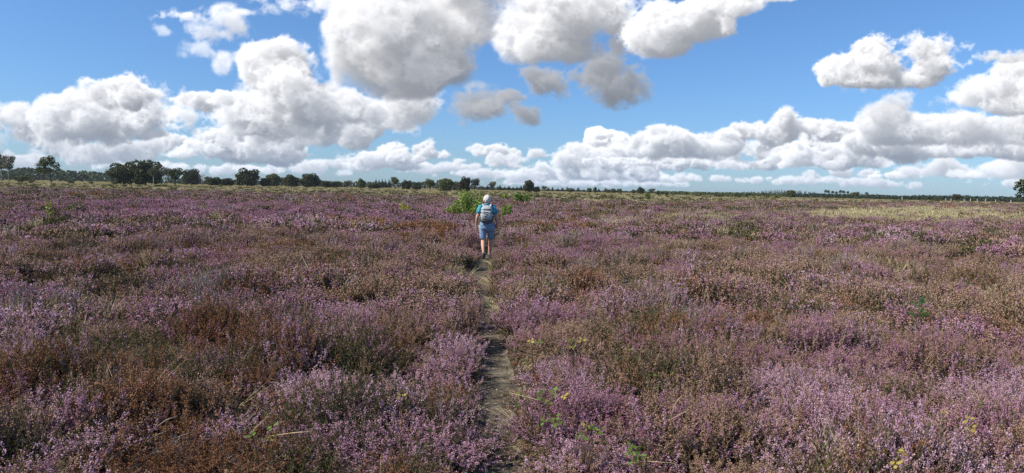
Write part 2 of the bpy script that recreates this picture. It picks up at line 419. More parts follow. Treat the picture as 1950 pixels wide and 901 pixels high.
class Mat:
    def __init__(s, name):
        s.m = bpy.data.materials.new(name); s.m.use_nodes = True; s.t = s.m.node_tree
        s.b = s.t.nodes['Principled BSDF']; s.o = s.t.nodes['Material Output']

    def n(s, kind, **kw):
        q = s.t.nodes.new(kind)
        for k, v in kw.items(): setattr(q, k, v)
        return q

    def l(s, a, b): s.t.links.new(a, b)

    def math(s, op, a, b=None, clamp=False):
        q = s.n('ShaderNodeMath', operation=op, use_clamp=clamp)
        for i, v in enumerate((a, b)):
            if v is None: continue
            if isinstance(v, (int, float)): q.inputs[i].default_value = v
            else: s.l(v, q.inputs[i])
        return q.outputs[0]

    def noise(s, scale, detail=3, rough=.55, vec=None):
        q = s.n('ShaderNodeTexNoise'); q.inputs['Scale'].default_value = scale; q.inputs['Detail'].default_value = detail
        q.inputs['Roughness'].default_value = rough
        if vec is not None: s.l(vec, q.inputs['Vector'])
        return q.outputs['Fac']

    def mix(s, f, a, b, mode='MIX'):
        q = s.n('ShaderNodeMix', data_type='RGBA', blend_type=mode)
        for sock, v in ((q.inputs[0], f), (q.inputs[6], a), (q.inputs[7], b)):
            if isinstance(v, (int, float)): sock.default_value = v
            elif isinstance(v, tuple): sock.default_value = v
            else: s.l(v, sock)
        return q.outputs[2]

    def ramp(s, f, stops):
        q = s.n('ShaderNodeValToRGB'); e = q.color_ramp.elements
        while len(e) < len(stops): e.new(.5)
        for i, (p, c) in enumerate(stops): e[i].position = p; e[i].color = c
        s.l(f, q.inputs[0]); return q.outputs[0]

    def pos(s): return s.n('ShaderNodeNewGeometry').outputs['Position']

    def bump(s, h, strength=.3, dist=.01):
        q = s.n('ShaderNodeBump'); q.inputs['Strength'].default_value = strength; q.inputs['Distance'].default_value = dist
        s.l(h, q.inputs['Height']); s.l(q.outputs[0], s.b.inputs['Normal'])

    def done(s, col, rough=.85, spec=.2, trans=0.0):
        if isinstance(col, tuple): s.b.inputs['Base Color'].default_value = col
        else: s.l(col, s.b.inputs['Base Color'])
        s.b.inputs['Roughness'].default_value = rough; s.b.inputs['Specular IOR Level'].default_value = spec
        if trans:
            tb = s.n('ShaderNodeBsdfTranslucent'); mx = s.n('ShaderNodeMixShader'); mx.inputs[0].default_value = trans
            if isinstance(col, tuple): tb.inputs[0].default_value = col
            else: s.l(col, tb.inputs[0])
            s.l(s.b.outputs[0], mx.inputs[1]); s.l(tb.outputs[0], mx.inputs[2]); s.l(mx.outputs[0], s.o.inputs[0])
        return s.m


def plant(name, a, b, trans=.2, spread=.7):
    """vegetation colour: from a to b by scattered plant (tint) and by single leaf or flower"""
    s = Mat(name)
    at_ = s.n('ShaderNodeAttribute', attribute_type='INSTANCER', attribute_name='tint')
    isl = s.n('ShaderNodeNewGeometry').outputs['Random Per Island']
    f = s.math('ADD', s.math('MULTIPLY', at_.outputs['Fac'], spread), s.math('MULTIPLY', isl, 1 - spread), clamp=True)
    return s.done(s.mix(f, a, b), .8, .15, trans)


P = {
    'pink': plant('heather_pink', (.52, .29, .39, 1), (.80, .59, .68, 1), .3, .55),
    'violet': plant('heather_violet', (.40, .195, .28, 1), (.60, .355, .445, 1), .3, .55),
    'faded': plant('heather_faded', (.33, .195, .125, 1), (.56, .40, .29, 1), .25, .5),
    'olive': plant('heather_leaf', (.065, .066, .026, 1), (.14, .13, .058, 1), .2, .5),
    'rust': plant('dead_heather', (.21, .10, .048, 1), (.40, .215, .11, 1), .2, .5),
    'grey': plant('dead_twig', (.20, .17, .15, 1), (.42, .37, .34, 1), .1, .5),
    'stem': plant('heather_stem', (.085, .055, .036, 1), (.17, .115, .085, 1), .0, .5),
    'straw': plant('dry_grass_blade', (.48, .40, .22, 1), (.68, .59, .38, 1), .3, .5),
    'green': plant('green_grass_blade', (.13, .14, .035, 1), (.24, .23, .075, 1), .3, .5),
}


def leafmat(name, trans=.25):
    """leaf colour comes from each tree's own colour, varied from leaf cluster to leaf cluster"""
    s = Mat(name); oc = s.n('ShaderNodeObjectInfo').outputs['Color']
    isl = s.n('ShaderNodeNewGeometry').outputs['Random Per Island']
    h = s.n('ShaderNodeHueSaturation'); s.l(oc, h.inputs['Color'])
    s.l(s.math('ADD', s.math('MULTIPLY', isl, .04), .48), h.inputs['Hue']); s.l(s.math('ADD', s.math('MULTIPLY', isl, .9), .58), h.inputs['Value'])
    return s.done(h.outputs[0], .75, .25, trans)


def bark(name, a, b, scale=(6, 6, 1.2)):
    s = Mat(name); tcn = s.n('ShaderNodeTexCoord').outputs['Object']; mp = s.n('ShaderNodeMapping'); mp.inputs['Scale'].default_value = scale
    s.l(tcn, mp.inputs[0]); f = s.noise(3, 5, .65, mp.outputs[0])
    return s.done(s.ramp(f, [(.38, a), (.62, b)]), .9, .1)


LEAF = leafmat('tree_leaf'); BARK = bark('oak_bark', (.035, .03, .025, 1), (.11, .095, .08, 1))
BIRCH = bark('birch_bark', (.10, .09, .08, 1), (.55, .53, .48, 1), (1, 1, 3))

# ------------------------------------------------------------------ ground and path
PATH_PX = [(946, 985, 86), (947, 901, 78), (950, 800, 66), (945, 700, 58), (936, 640, 46), (922, 580, 32), (917, 540, 27), (916, 510, 24), (926, 490, 21), (940, 470, 17), (948, 455, 14), (950, 440, 11)]
PW = [(at(a, b).y, at(a, b).x, w / F * at(a, b).length) for a, b, w in PATH_PX]
PW = [(-6.0, -.02, .34)] + PW + [(60.0, PW[-1][1] + .3, .25)]
PY, PXS, PWD = (np.array([q[i] for q in PW]) for i in range(3))


def path_x(y): return np.interp(y, PY, PXS) + .045 * (fnoise(y, y * 0, 1.1, 40) - .5)


def path_w(y): return np.clip(np.interp(y, PY, PWD), .25, .37) * (.8 + .5 * vnoise(y, y * 0, .7, 43))


def ground_z(x, y):
    r = np.hypot(x, y)
    z = (.36 * (fnoise(x, y, 2.6, 3) - .5) + .16 * (vnoise(x, y, 7.0, 6) - .5)) * sstep(1200, 200, r)
    k = np.abs(x - path_x(y)) / (path_w(y) * .5)
    return z * sstep(.6, 3, k) - .07 * (1 - sstep(.75, 1.7, k)) * (y < 55) * (y > -5)


def graded(mid, half, step, far, grow=1.16):
    a = list(np.arange(0, half, step)); s = step
    while a[-1] < far: s *= grow; a.append(a[-1] + s)
    a = np.array(a); return np.concatenate([mid - a[:0:-1], mid + a])


gx = graded(-.3, 1.6, .05, 7000); gy = list(np.arange(-3, 24, .11)); st = .11
while gy[-1] < 7000: st *= 1.06; gy.append(gy[-1] + st)
b = -3.0; st = .2; pre = []
while b > -7000: st *= 1.5; b -= st; pre.append(b)
gy = np.array(pre[::-1] + gy)
X, Y = np.meshgrid(gx, gy); Z = ground_z(X, Y)
nx, ny = len(gx), len(gy); ii = np.arange(nx * ny).reshape(ny, nx)
a, b_, c, d = ii[:-1, :-1].ravel(), ii[:-1, 1:].ravel(), ii[1:, 1:].ravel(), ii[1:, :-1].ravel()
g = Geo(); g.add(np.stack([X, Y, Z], -1).reshape(-1, 3), np.concatenate([np.stack([a, b_, c], 1), np.stack([a, c, d], 1)]))
s = Mat('heath_ground'); p = s.pos(); sep = s.n('ShaderNodeSeparateXYZ'); s.l(p, sep.inputs[0])
ln = s.n('ShaderNodeVectorMath', operation='LENGTH'); s.l(p, ln.inputs[0]); dist = ln.outputs['Value']
litter = s.ramp(s.noise(9, 6, .7, p), [(.3, (.022, .016, .010, 1)), (.52, (.060, .042, .028, 1)), (.72, (.15, .115, .075, 1))])
mp = s.n('ShaderNodeMapping'); mp.inputs['Scale'].default_value = (.35, 1, 1); s.l(p, mp.inputs[0])
gr = s.ramp(s.noise(.035, 6, .65, mp.outputs[0]), [(.34, (.085, .095, .030, 1)), (.47, (.17, .145, .055, 1)), (.58, (.30, .235, .105, 1)), (.70, (.16, .10, .075, 1))])
fine = s.noise(.9, 4, .7, p); gr = s.mix(s.math('MULTIPLY', fine, .55), gr, (.07, .065, .025, 1))
mid = s.n('ShaderNodeMapRange'); mid.inputs['From Min'].default_value = 60; mid.inputs['From Max'].default_value = 130; s.l(dist, mid.inputs['Value'])
GROUND = s.done(s.mix(mid.outputs[0], litter, gr), .95, .05); s.bump(s.noise(26, 4, .7, p), .5, .02)
tag(g.build('ground', GROUND, smooth=True), kind='structure')

g = Geo(); ys = np.arange(-3, 50, .06); k = 9; vv = []
for y in ys:
    w = float(path_w(y)) * 1.25; x0 = float(path_x(y))
    for q in range(k):
        x = x0 + (q / (k - 1) - .5) * w
        vv.append((x, y, float(ground_z(np.array(x), np.array(y))) + .004 + .008 * float(fnoise(np.array(x), np.array(y), .16, 50) - .5)))
tt = []
for i in range(len(ys) - 1):
    for q in range(k - 1):
        e = i * k + q; tt += [(e, e + 1, e + k + 1), (e, e + k + 1, e + k)]
g.add(vv, tt)
s = Mat('trodden_peat'); p = s.pos(); f = s.noise(5, 6, .7, p)
colr = s.ramp(f, [(.30, (.035, .030, .024, 1)), (.45, (.075, .064, .050, 1)), (.58, (.155, .132, .098, 1)), (.74, (.33, .28, .19, 1))])
colr = s.mix(s.math('GREATER_THAN', s.noise(60, 2, .5, p), .66), colr, (.46, .40, .29, 1))
s.bump(s.noise(40, 5, .7, p), .6, .012)
tag(g.build('path', s.done(colr, .95, .05), smooth=True), kind='structure')

# ------------------------------------------------------------------ heather: prototypes of single tufts
PM = ['pink', 'violet', 'faded', 'olive', 'rust', 'grey', 'stem', 'straw', 'green']
PI = {k: i for i, k in enumerate(PM)}
PMATS = [P[k] for k in PM]


def tuft(kind, lod, seed):
    rg = np.random.default_rng(seed * 97 + lod * 13 + sum(map(ord, kind)))
    g = Geo(); nst = (10, 15, 26, 44)[lod]; rad = (.055, .10, .20, .42)[lod]
    flower = {'bloom': 'pink', 'violet': 'violet', 'faded': 'faded', 'rust': 'rust', 'green': None, 'bare': None, 'grass': None}[kind]
    low = {'rust': 'rust', 'bare': 'grey'}.get(kind, 'olive'); wood = 'grey' if kind == 'bare' else 'stem'
    for q in range(nst):
        a = rg.uniform(0, 6.283); r = rad * math.sqrt(rg.random()); base = np.array([r * math.cos(a), r * math.sin(a), 0])
        h = rg.uniform(.66, 1.04) * .42; outw = np.array([math.cos(a), math.sin(a), 0])
        if kind == 'grass':
            h *= 1.25
            dr = unit(np.array([0, 0, 1.0]) + outw * rg.uniform(.05, .5) + rg.normal(size=3) * .16)
            bend = unit(outw + rg.normal(size=3) * .5) * h * rg.uniform(.1, .5); bend[2] = -abs(bend[2]) * .6
            for e in range(3 if lod < 2 else 2):
                j = rg.normal(size=3) * (.02, .03, .06, .12)[lod]; j[2] = 0
                p0 = base + j; p1 = p0 + dr * h * .55; p2 = p0 + dr * h + bend * (e + 1) * .4
                wd = (.0028, .006, .013, .028)[lod]; sd_ = unit(np.cross(dr, rg.normal(size=3))) * wd
                g.add([p0 - sd_, p0 + sd_, p1 - sd_ * .8, p1 + sd_ * .8, p2], [(0, 1, 3), (0, 3, 2), (2, 3, 4)], PI['straw'] if rg.random() < .82 else PI['green'])
            continue
        dr = unit(np.array([0, 0, 1.0]) + outw * rg.uniform(.0, .42) + rg.normal(size=3) * .2)
        cv_ = rg.normal(size=3) * h * .10; cv_[2] = 0
        pt = lambda t: base + dr * h * t + cv_ * math.sin(t * 3.1)
        ptv = lambda t: base + dr * h * t[:, None] + cv_ * np.sin(t * 3.1)[:, None]
        if lod == 0: tube(g, [pt(0), pt(.45), pt(.97)], [.0022, .0015, .0008], 3, PI[wood], False)
        elif lod == 1: tube(g, [pt(0), pt(.95)], [.004, .0015], 3, PI[wood], False)
        # foliage
        nl = (20, 8, 7, 5)[lod]; t = rg.uniform(.15, .80 if flower else 1.0, nl)
        D = unit(np.array([0, 0, .9]) + rg.normal(size=(nl, 3)) * .65)
        if kind == 'bare':
            nl = (9, 6, 5, 3)[lod]
            leaves(g, ptv(t[:nl]), D[:nl], (.09, .10, .16, .28)[lod], (.003, .006, .014, .03)[lod], PI['grey'] if rg.random() < .75 else PI['stem'], rg)
        else:
            leaves(g, ptv(t), D, (.030, .045, .09, .15)[lod], (.006, .012, .030, .06)[lod], PI[low], rg)
        if kind == 'green' and lod == 0:
            t = rg.uniform(.6, 1.0, 14); leaves(g, ptv(t), unit(np.array([0, 0, 1.2]) + rg.normal(size=(14, 3)) * .5), .022, .006, PI['olive'], rg)
        if flower:
            nf = (38, 11, 5, 4)[lod]; t0 = rg.uniform(.58, .76); t = rg.uniform(t0, 1.02, nf)
            off = rg.normal(size=(nf, 3)) * (.0055, .009, .02, .05)[lod]
            fm = PI[flower]
            mm = fm
            if kind in ('bloom', 'violet') and rg.random() < (.15, .21, .27, .28)[lod]: fm = PI['faded'] if rg.random() < .7 else PI['olive']
            if kind == 'faded' and rg.random() < (.12, .2, .3, .3)[lod]: fm = PI['olive'] if rg.random() < .6 else PI['stem']
            tetras(g, ptv(t) + off, (.0060, .0132, .030, .054)[lod], fm, rg)
            for e in range((3, 1, 0, 0)[lod]):          # flowering side shoots
                t1 = rg.uniform(.45, .8); q0 = pt(t1); sdv = unit(np.array([0, 0, 1.0]) + rg.normal(size=3) * .6); ls = rg.uniform(.05, .10)
                if lod == 0: tube(g, [q0, q0 + sdv * ls], [.001, .0006], 3, PI[wood], False)
                n2 = (12, 5, 0, 0)[lod]; tv = rg.uniform(.35, 1, n2)
                tetras(g, q0 + sdv * ls * tv[:, None] + rg.normal(size=(n2, 3)) * .004, (.0068, .014, 0, 0)[lod], fm, rg)
                leaves(g, q0 + sdv * ls * rg.uniform(0, .6, 4)[:, None], unit(sdv + rg.normal(size=(4, 3)) * .5), .02, (.005, .01, 0, 0)[lod], PI[low], rg)
    return g.arrays()


KINDS = ['bloom', 'violet', 'faded', 'green', 'rust', 'bare', 'grass']
NVAR = 3
PROTO = {}
PCOL = {}
for kd in KINDS:
    pc = bpy.data.collections.new(kd + '_tufts'); PCOL[kd] = pc
    for lod in range(4):
        for v in range(NVAR):
            arr = tuft(kd, lod, v); PROTO[kd, lod, v] = arr
            gg = Geo(); gg.V, gg.T, gg.M = [arr[0]], [arr[1]], [arr[2]]
            nm = 'tuft_%s_%02d' % (kd, lod * NVAR + v)
            pc.objects.link(bpy.data.objects.new(nm, gg.mesh(nm, PMATS)))

# named places of the photograph where one sort of growth prevails: x, y, half width, half height, sort, strength
BLOBS = [(320, 840, 150, 85, 'rust', .93), (425, 640, 110, 38, 'rust', .35), (500, 715, 60, 40, 'rust', .3), (790, 448, 110, 18, 'rust', .75), (690, 428, 90, 12, 'rust', .5), (1080, 425, 45, 12, 'rust', .8), (1110, 545, 60, 26, 'rust', .6), (1000, 690, 30, 60, 'rust', .2), (560, 470, 80, 12, 'rust', .4), (140, 690, 80, 40, 'rust', .12), (1900, 620, 80, 40, 'rust', .3), (1560, 570, 60, 15, 'rust', .4),
         (340, 530, 110, 38, 'bare', .6), (1215, 530, 70, 34, 'bare', .7), (80, 580, 70, 30, 'bare', .5), (640, 500, 110, 25, 'bare', .35), (150, 545, 60, 30, 'bare', .4), (1180, 500, 100, 30, 'bare', .35), (560, 560, 90, 30, 'bare', .25), (1290, 620, 90, 40, 'bare', .3), (1500, 520, 150, 25, 'bare', .2),
         (640, 670, 110, 40, 'green', .5), (720, 810, 220, 90, 'green', .38), (1850, 500, 150, 14, 'green', .5), (200, 500, 200, 14, 'green', .5), (1680, 850, 200, 50, 'green', .4), (150, 720, 100, 60, 'green', .3), (1250, 700, 40, 50, 'green', .4), (1560, 470, 60, 12, 'green', .5), (640, 390, 60, 6, 'green', .4), (200, 395, 100, 10, 'green', .5),
         (1280, 480, 34, 16, 'faded', .9), (560, 500, 150, 45, 'faded', .5), (1130, 880, 160, 50, 'faded', .6), (1340, 760, 150, 120, 'faded', .55), (700, 540, 100, 40, 'faded', .6), (1350, 520, 300, 60, 'faded', .4), (1450, 850, 60, 60, 'faded', .5), (1850, 560, 200, 50, 'faded', .4), (170, 640, 120, 40, 'faded', .4), (800, 560, 100, 40, 'faded', .45), (1060, 660, 60, 40, 'faded', .5),
         (750, 770, 190, 80, 'bloom', .5), (1030, 590, 75, 30, 'bloom', .9), (870, 610, 50, 100, 'bloom', .6), (40, 800, 120, 80, 'bloom', .5), (640, 640, 90, 30, 'bloom', .5), (60, 640, 60, 40, 'bloom', .4), (560, 690, 60, 40, 'bloom', .5), (1700, 700, 250, 90, 'bloom', .3), (100, 770, 70, 30, 'bloom', .5),
         (1040, 750, 110, 50, 'violet', .7), (1600, 480, 70, 18, 'violet', .8), (1700, 640, 260, 70, 'violet', .5), (600, 405, 420, 25, 'violet', .6), (300, 390, 300, 12, 'violet', .6), (1090, 385, 150, 9, 'violet', .7), (540, 580, 40, 20, 'violet', .7), (40, 560, 60, 25, 'violet', .7), (1320, 580, 60, 30, 'violet', .5), (1800, 440, 180, 14, 'violet', .5), (180, 410, 180, 12, 'violet', .5), (1500, 640, 150, 60, 'violet', .5), (1750, 790, 150, 50, 'violet', .5), (1080, 480, 120, 20, 'violet', .4), (560, 610, 80, 20, 'violet', .4),
         (1740, 408, 310, 17, 'grass', 1.3), (1300, 412, 80, 10, 'grass', .55), (1170, 420, 60, 8, 'grass', .45), (1030, 548, 24, 22, 'grass', .65), (968, 660, 24, 60, 'grass', .35), (1930, 420, 160, 10, 'grass', .9), (470, 395, 60, 6, 'grass', .3), (1270, 470, 60, 12, 'grass', .25), (880, 500, 60, 30, 'grass', .15)]
HOLES = [(200, 505, 90, 16), (60, 520, 60, 18), (240, 500, 40, 18), (1190, 555, 40, 8), (1300, 840, 30, 12), (1240, 690, 34, 16), (1530, 862, 46, 34), (560, 715, 60, 12), (200, 640, 40, 14), (1440, 690, 30, 10), (1900, 505, 40, 8), (1450, 470, 30, 6), (820, 365, 30, 4)]
EDGE_X, EDGE_T = [0, 250, 500, 700, 950, 1100, 1300, 1500, 1700, 1950], [21, 19, 18, 18, 22, 24, 21, 14, 11, 10]
WORLEY = 0.86


def hsh(i, j, s):
    v = np.sin(i * 127.1 + j * 311.7 + s * 74.7) * 43758.5453
    return v - np.floor(v)


def bushes(x, y):
    """nearest bush centre: distance, gap to the second, its number"""
    i0, j0 = np.floor(x / WORLEY), np.floor(y / WORLEY)
    b1 = np.full(x.shape, 9.0); b2 = b1.copy(); idn = np.zeros(x.shape); vx = np.zeros(x.shape); vy = np.zeros(x.shape)
    for di in (-1, 0, 1):
        for dj in (-1, 0, 1):
            i, j = i0 + di, j0 + dj
            cx, cy = (i + .5 + .8 * (hsh(i, j, 1) - .5)) * WORLEY, (j + .5 + .8 * (hsh(i, j, 2) - .5)) * WORLEY
            d = np.hypot(x - cx, y - cy); n = d < b1
            b2 = np.where(n, b1, np.minimum(b2, d)); idn = np.where(n, hsh(i, j, 3), idn)
            vx = np.where(n, x - cx, vx); vy = np.where(n, y - cy, vy); b1 = np.where(n, d, b1)
    return b1, b2 - b1, idn, vx, vy


def sow(r0_, r1_, step, amax):
    """jittered points of a sector of the heath"""
    x, y = np.meshgrid(np.arange(-r1_, r1_, step), np.arange(-r1_ if amax > 1.6 else 0, r1_, step))
    x = x.ravel(); y = y.ravel(); x = x + rng.uniform(-.5, .5, len(x)) * step; y = y + rng.uniform(-.5, .5, len(y)) * step
    r = np.hypot(x, y); k = (r >= r0_) & (r < r1_) & (np.abs(np.arctan2(x, y)) < amax)
    return x[k], y[k]


CLEAR = []          # (x, y, radius): places taken by bushes that are built one by one
SPREAD = {k: [] for k in KINDS}


WALK = at(926, 492, -.06)


def scatter(lod, r0_, r1_, step, amax):
    x, y = sow(r0_, r1_, step, amax); n = len(x)
    px, py = project(x, y, np.full(n, .30)); below = py - horizon(px)
    d1, gap, bid, vx, vy = bushes(x, y)
    n1, n2, n3 = fnoise(x, y, 3.2, 10), fnoise(x, y, 11, 14), fnoise(x, y, 34, 18)
    w = np.zeros((len(KINDS), n))
    hv = sstep(.35, .65, .6 * n2 + .4 * n1)
    w[0] = .54 * (1 - .7 * hv) * (1 - .75 * sstep(9, 26, np.hypot(x, y))); w[1] = .24 + .26 * hv + .16 * sstep(9, 26, np.hypot(x, y))
    w[2] = .31 + .5 * sstep(.42, .66, fnoise(x, y, 5, 22)); w[3] = .20 + .3 * sstep(.5, .7, fnoise(x, y, 4, 26))
    w[4] = .03 + .22 * sstep(.60, .76, fnoise(x, y, 6, 30)); w[5] = .05 + .22 * sstep(.58, .74, fnoise(x, y, 5, 34)); w[6] = .05 + .4 * sstep(.62, .78, fnoise(x, y, 14, 38))
    w[1] += .12 * sstep(15, 60, np.hypot(x, y)); w[3] += .10 * sstep(15, 60, np.hypot(x, y)); w[2] += .16 * sstep(15, 60, np.hypot(x, y))
    w /= w.sum(0)
    for (bx, by, rx, ry, kd, stg) in BLOBS:
        e = np.hypot((px - bx) / rx, (py - by) / ry) + .9 * (n1 - .5) + .35 * (bid - .5)
        f = stg * .82 * sstep(1.2, .45, e); w *= 1 - f; w[KINDS.index(kd)] += f
    # grass beyond the heather
    thr = np.interp(px, EDGE_X, EDGE_T) * (.8 + .5 * n2); f = sstep(1.12, .9, below / thr)
    w *= 1 - f; w[6] += f * .9; w[3] += f * .1
    cum = np.cumsum(w / w.sum(0), 0); u = np.where(rng.random(n) < .60, (bid * 7.31 + .2 * rng.random(n)) % 1.0, rng.random(n))
    kind = (u[None] > cum).sum(0).clip(0, len(KINDS) - 1)
    dome = np.clip(1 - (d1 / .72) ** 2, 0, 1)
    hgt = (.50 + .60 * dome) * (.62 + .66 * ((bid * 3.7) % 1.0)) * (.70 + .6 * n1) * rng.uniform(.82, 1.15, n)
    hgt *= .42 + .58 * sstep(.03, .26, gap)
    for (bx, by, rx, ry) in HOLES:
        e = np.hypot((px - bx) / rx, (py - by) / ry); hgt *= 1 - .75 * sstep(1.1, .5, e)
    hgt = np.where(kind == 6, hgt * np.where(f > .5, .62, .85), hgt); hgt = np.where(kind == 5, hgt * .95, hgt)
    # the path and what is built one by one
    off = x - path_x(y); hw = path_w(y) * .5; right = off > 0; near = np.abs(off) - hw
    need = np.where(right, .10 + .05 * sstep(8.5, 6.5, y), .115 + .045 * sstep(8.5, 6.5, y)) + .07 * sstep(8, 12, y) + .045 * sstep(8.5, 6.5, y) + .09 * (vnoise(x, y, .35, 60) - .5)
    keep = (near > need) | (y > 52) | (y < -4)
    verge = (near > np.where(right, .04, .06)) & (near <= need) & (y < 14) & (y > -4) & (rng.random(n) < np.where(right, .34, .10))     # worn grass and dry bits along the trodden edge
    keep |= verge
    hgt = np.where(right & (near < .30) & (y < 30), hgt * (.42 + 1.6 * np.clip(near, 0, .3)), hgt)
    hgt = np.where(~right & (near < .2) & (y < 30), hgt * 1.06, hgt)
    verge = verge & (near < need)
    hgt = np.where(right & (near < .28) & (y < 8), hgt * .78, hgt); hgt = np.where(~right & (near < .30) & (y < 12), np.where(verge, hgt, np.maximum(hgt, .72) * 1.08), hgt)
    hgt = np.where((np.abs(x - WALK[0] + .15) < .75) & (np.abs(y - WALK[1] + .6) < 1.8), hgt * .62, hgt)
    hgt = np.where(verge, rng.uniform(.16, .36, n), hgt); kind = np.where(verge, np.where(rng.random(n) < .22, 6, np.where(rng.random(n) < .6, 2, 3)), kind)
    g_edge = right & (near < .16) & (rng.random(n) < .4) & (y < 30); kind = np.where(g_edge, 6, kind)
    keep &= ~((gap < .10) & (rng.random(n) < .8))
    keep &= np.hypot(x, y) > 1.0
    for (cx, cy, cr) in CLEAR: keep &= np.hypot(x - cx, y - cy) > cr
    for (bx, by, rx, ry) in HOLES: keep &= ~((np.hypot((px - bx) / rx, (py - by) / ry) < .85) & (rng.random(n) < .85))
    z = ground_z(x, y) - .01
    lean = np.hypot(vx, vy) + 1e-6
    tilt = np.clip(d1 / .6, 0, 1) * .42 * np.where(np.abs(near) < .25, .3, 1) * rng.uniform(.4, 1.2, n)
    rx_ = -vy / lean * tilt + rng.normal(size=n) * .06; ry_ = vx / lean * tilt + rng.normal(size=n) * .06
    var = rng.integers(0, NVAR, n) + lod * NVAR
    sxy = rng.uniform(.9, 1.2, n); tint = np.clip(.4 * rng.random(n) + .6 * ((bid * 13.7) % 1.0) + .6 * (n1 - .5), 0, 1)
    rot = np.stack([rx_, ry_, rng.uniform(0, 6.283, n)], 1)
    for i, kd in enumerate(KINDS):
        q = keep & (kind == i)
        SPREAD[kd].append((np.stack([x, y, z], 1)[q], rot[q], np.stack([sxy, sxy, hgt], 1)[q], var[q], tint[q]))


def spread_object(name, kd, label, cat):
    pos, rot, scl, var, tint = (np.concatenate([q[i] for q in SPREAD[kd]]) for i in range(5))
    me = bpy.data.meshes.new(name); n = len(pos)
    me.vertices.add(n); me.vertices.foreach_set('co', pos.astype(np.float32).ravel())
    for nm, ty, key, v in (('rot', 'FLOAT_VECTOR', 'vector', rot), ('scl', 'FLOAT_VECTOR', 'vector', scl), ('var', 'INT', 'value', var), ('tint', 'FLOAT', 'value', tint)):
        at_ = me.attributes.new(nm, ty, 'POINT'); at_.data.foreach_set(key, np.ascontiguousarray(v, np.int32 if ty == 'INT' else np.float32).ravel())
    o = link(bpy.data.objects.new(name, me)); tag(o, label, cat, kind='stuff')
    ng = bpy.data.node_groups.new(name, 'GeometryNodeTree')
    ng.interface.new_socket('Geometry', in_out='INPUT', socket_type='NodeSocketGeometry'); ng.interface.new_socket('Geometry', in_out='OUTPUT', socket_type='NodeSocketGeometry')
    nn = ng.nodes.new; i_ = nn('NodeGroupInput'); o_ = nn('NodeGroupOutput'); ip = nn('GeometryNodeInstanceOnPoints'); ci = nn('GeometryNodeCollectionInfo')
    ci.inputs['Collection'].default_value = PCOL[kd]; ci.inputs['Separate Children'].default_value = True; ci.inputs['Reset Children'].default_value = True
    def na(nm, ty):
        q = nn('GeometryNodeInputNamedAttribute'); q.data_type = ty; q.inputs['Name'].default_value = nm
        return q.outputs['Attribute']
    lk = ng.links.new; lk(i_.outputs[0], ip.inputs['Points']); lk(ci.outputs[0], ip.inputs['Instance']); ip.inputs['Pick Instance'].default_value = True
    lk(na('var', 'INT'), ip.inputs['Instance Index']); lk(na('scl', 'FLOAT_VECTOR'), ip.inputs['Scale'])
    er = nn('FunctionNodeEulerToRotation'); lk(na('rot', 'FLOAT_VECTOR'), er.inputs[0]); lk(er.outputs[0], ip.inputs['Rotation'])
    lk(ip.outputs[0], o_.inputs[0])
    md = o.modifiers.new('spread', 'NODES'); md.node_group = ng
    return n


# ------------------------------------------------------------------ heather bushes that stand out, one by one
def heather_bush(name, px, py, rad, hgt, kinds, label, group=None, n=None, z=.3):
    c = at(px, py, z); lod = 0 if c.length < 10 else (1 if c.length < 26 else 2)
    rg = np.random.default_rng(int(px * 7 + py)); g = Geo(); n = n or int(rad * rad * (420, 190, 60)[lod])
    for q in range(n):
        a = rg.uniform(0, 6.283); r = rad * math.sqrt(rg.random()); dx, dy = r * math.cos(a), r * math.sin(a)
        kd = kinds[rg.integers(len(kinds))]; v, t, m = PROTO[kd, lod, int(rg.integers(NVAR))]
        s_ = hgt / .42 * (1 - .45 * (r / rad) ** 2) * rg.uniform(.8, 1.12); ti_ = .5 * r / rad * rg.uniform(.5, 1.2)
        ph = rg.uniform(0, 6.283); Rz = np.array([[math.cos(ph), -math.sin(ph), 0], [math.sin(ph), math.cos(ph), 0], [0, 0, 1]])
        w_ = (v @ Rz.T) * np.array([1.1, 1.1, s_]); w_[:, 0] += math.cos(a) * ti_ * w_[:, 2]; w_[:, 1] += math.sin(a) * ti_ * w_[:, 2]
        w_ += np.array([dx, dy, float(ground_z(np.array(c.x + dx), np.array(c.y + dy))) - .01]); g.add(w_, t, m)
    o = g.build(name, PMATS); o.location = (c.x, c.y, 0); tag(o, label, 'heather bush', group)
    CLEAR.append((c.x, c.y, rad * .85)); return o


heather_bush('dead_heather_bush', 330, 850, .58, .36, ['rust', 'rust', 'rust', 'bare'], 'large rust brown dead heather bush at the bottom left of the heath')
heather_bush('dead_heather_bush', 425, 640, .46, .32, ['rust', 'faded', 'bloom'], 'rust brown heather bush behind the large dead one at the bottom left')
heather_bush('dead_heather_bush', 1110, 545, .42, .34, ['rust', 'rust', 'faded'], 'dark rusty brown heather mound right of the path, beside the grey bare bush')
heather_bush('bare_heather_bush', 1215, 535, .55, .36, ['bare', 'bare', 'bare', 'green'], 'bare grey twiggy heather bush right of the path, with a dark hollow in front')
heather_bush('bare_heather_bush', 345, 538, .60, .38, ['bare', 'bare', 'violet'], 'bare grey twiggy heather bush left of the path, before the dark hollow')
heather_bush('brown_heather_bush', 1278, 480, .52, .40, ['faded', 'faded', 'rust'], 'small tan brown rounded heather bush standing alone in the purple right of the walker')
heather_bush('pink_heather_bush', 1040, 588, .42, .44, ['bloom', 'bloom', 'violet'], 'bright pink flowering heather bush right beside the middle of the path')
heather_bush('pink_heather_bush', 725, 795, .50, .40, ['bloom', 'bloom', 'bloom', 'green'], 'pale pink flowering heather bush over dark green foliage, left edge of the path in front')
heather_bush('violet_heather_bush', 1118, 752, .33, .40, ['violet', 'violet', 'bloom'], 'violet flowering heather bush right of the path behind the green bramble leaves')
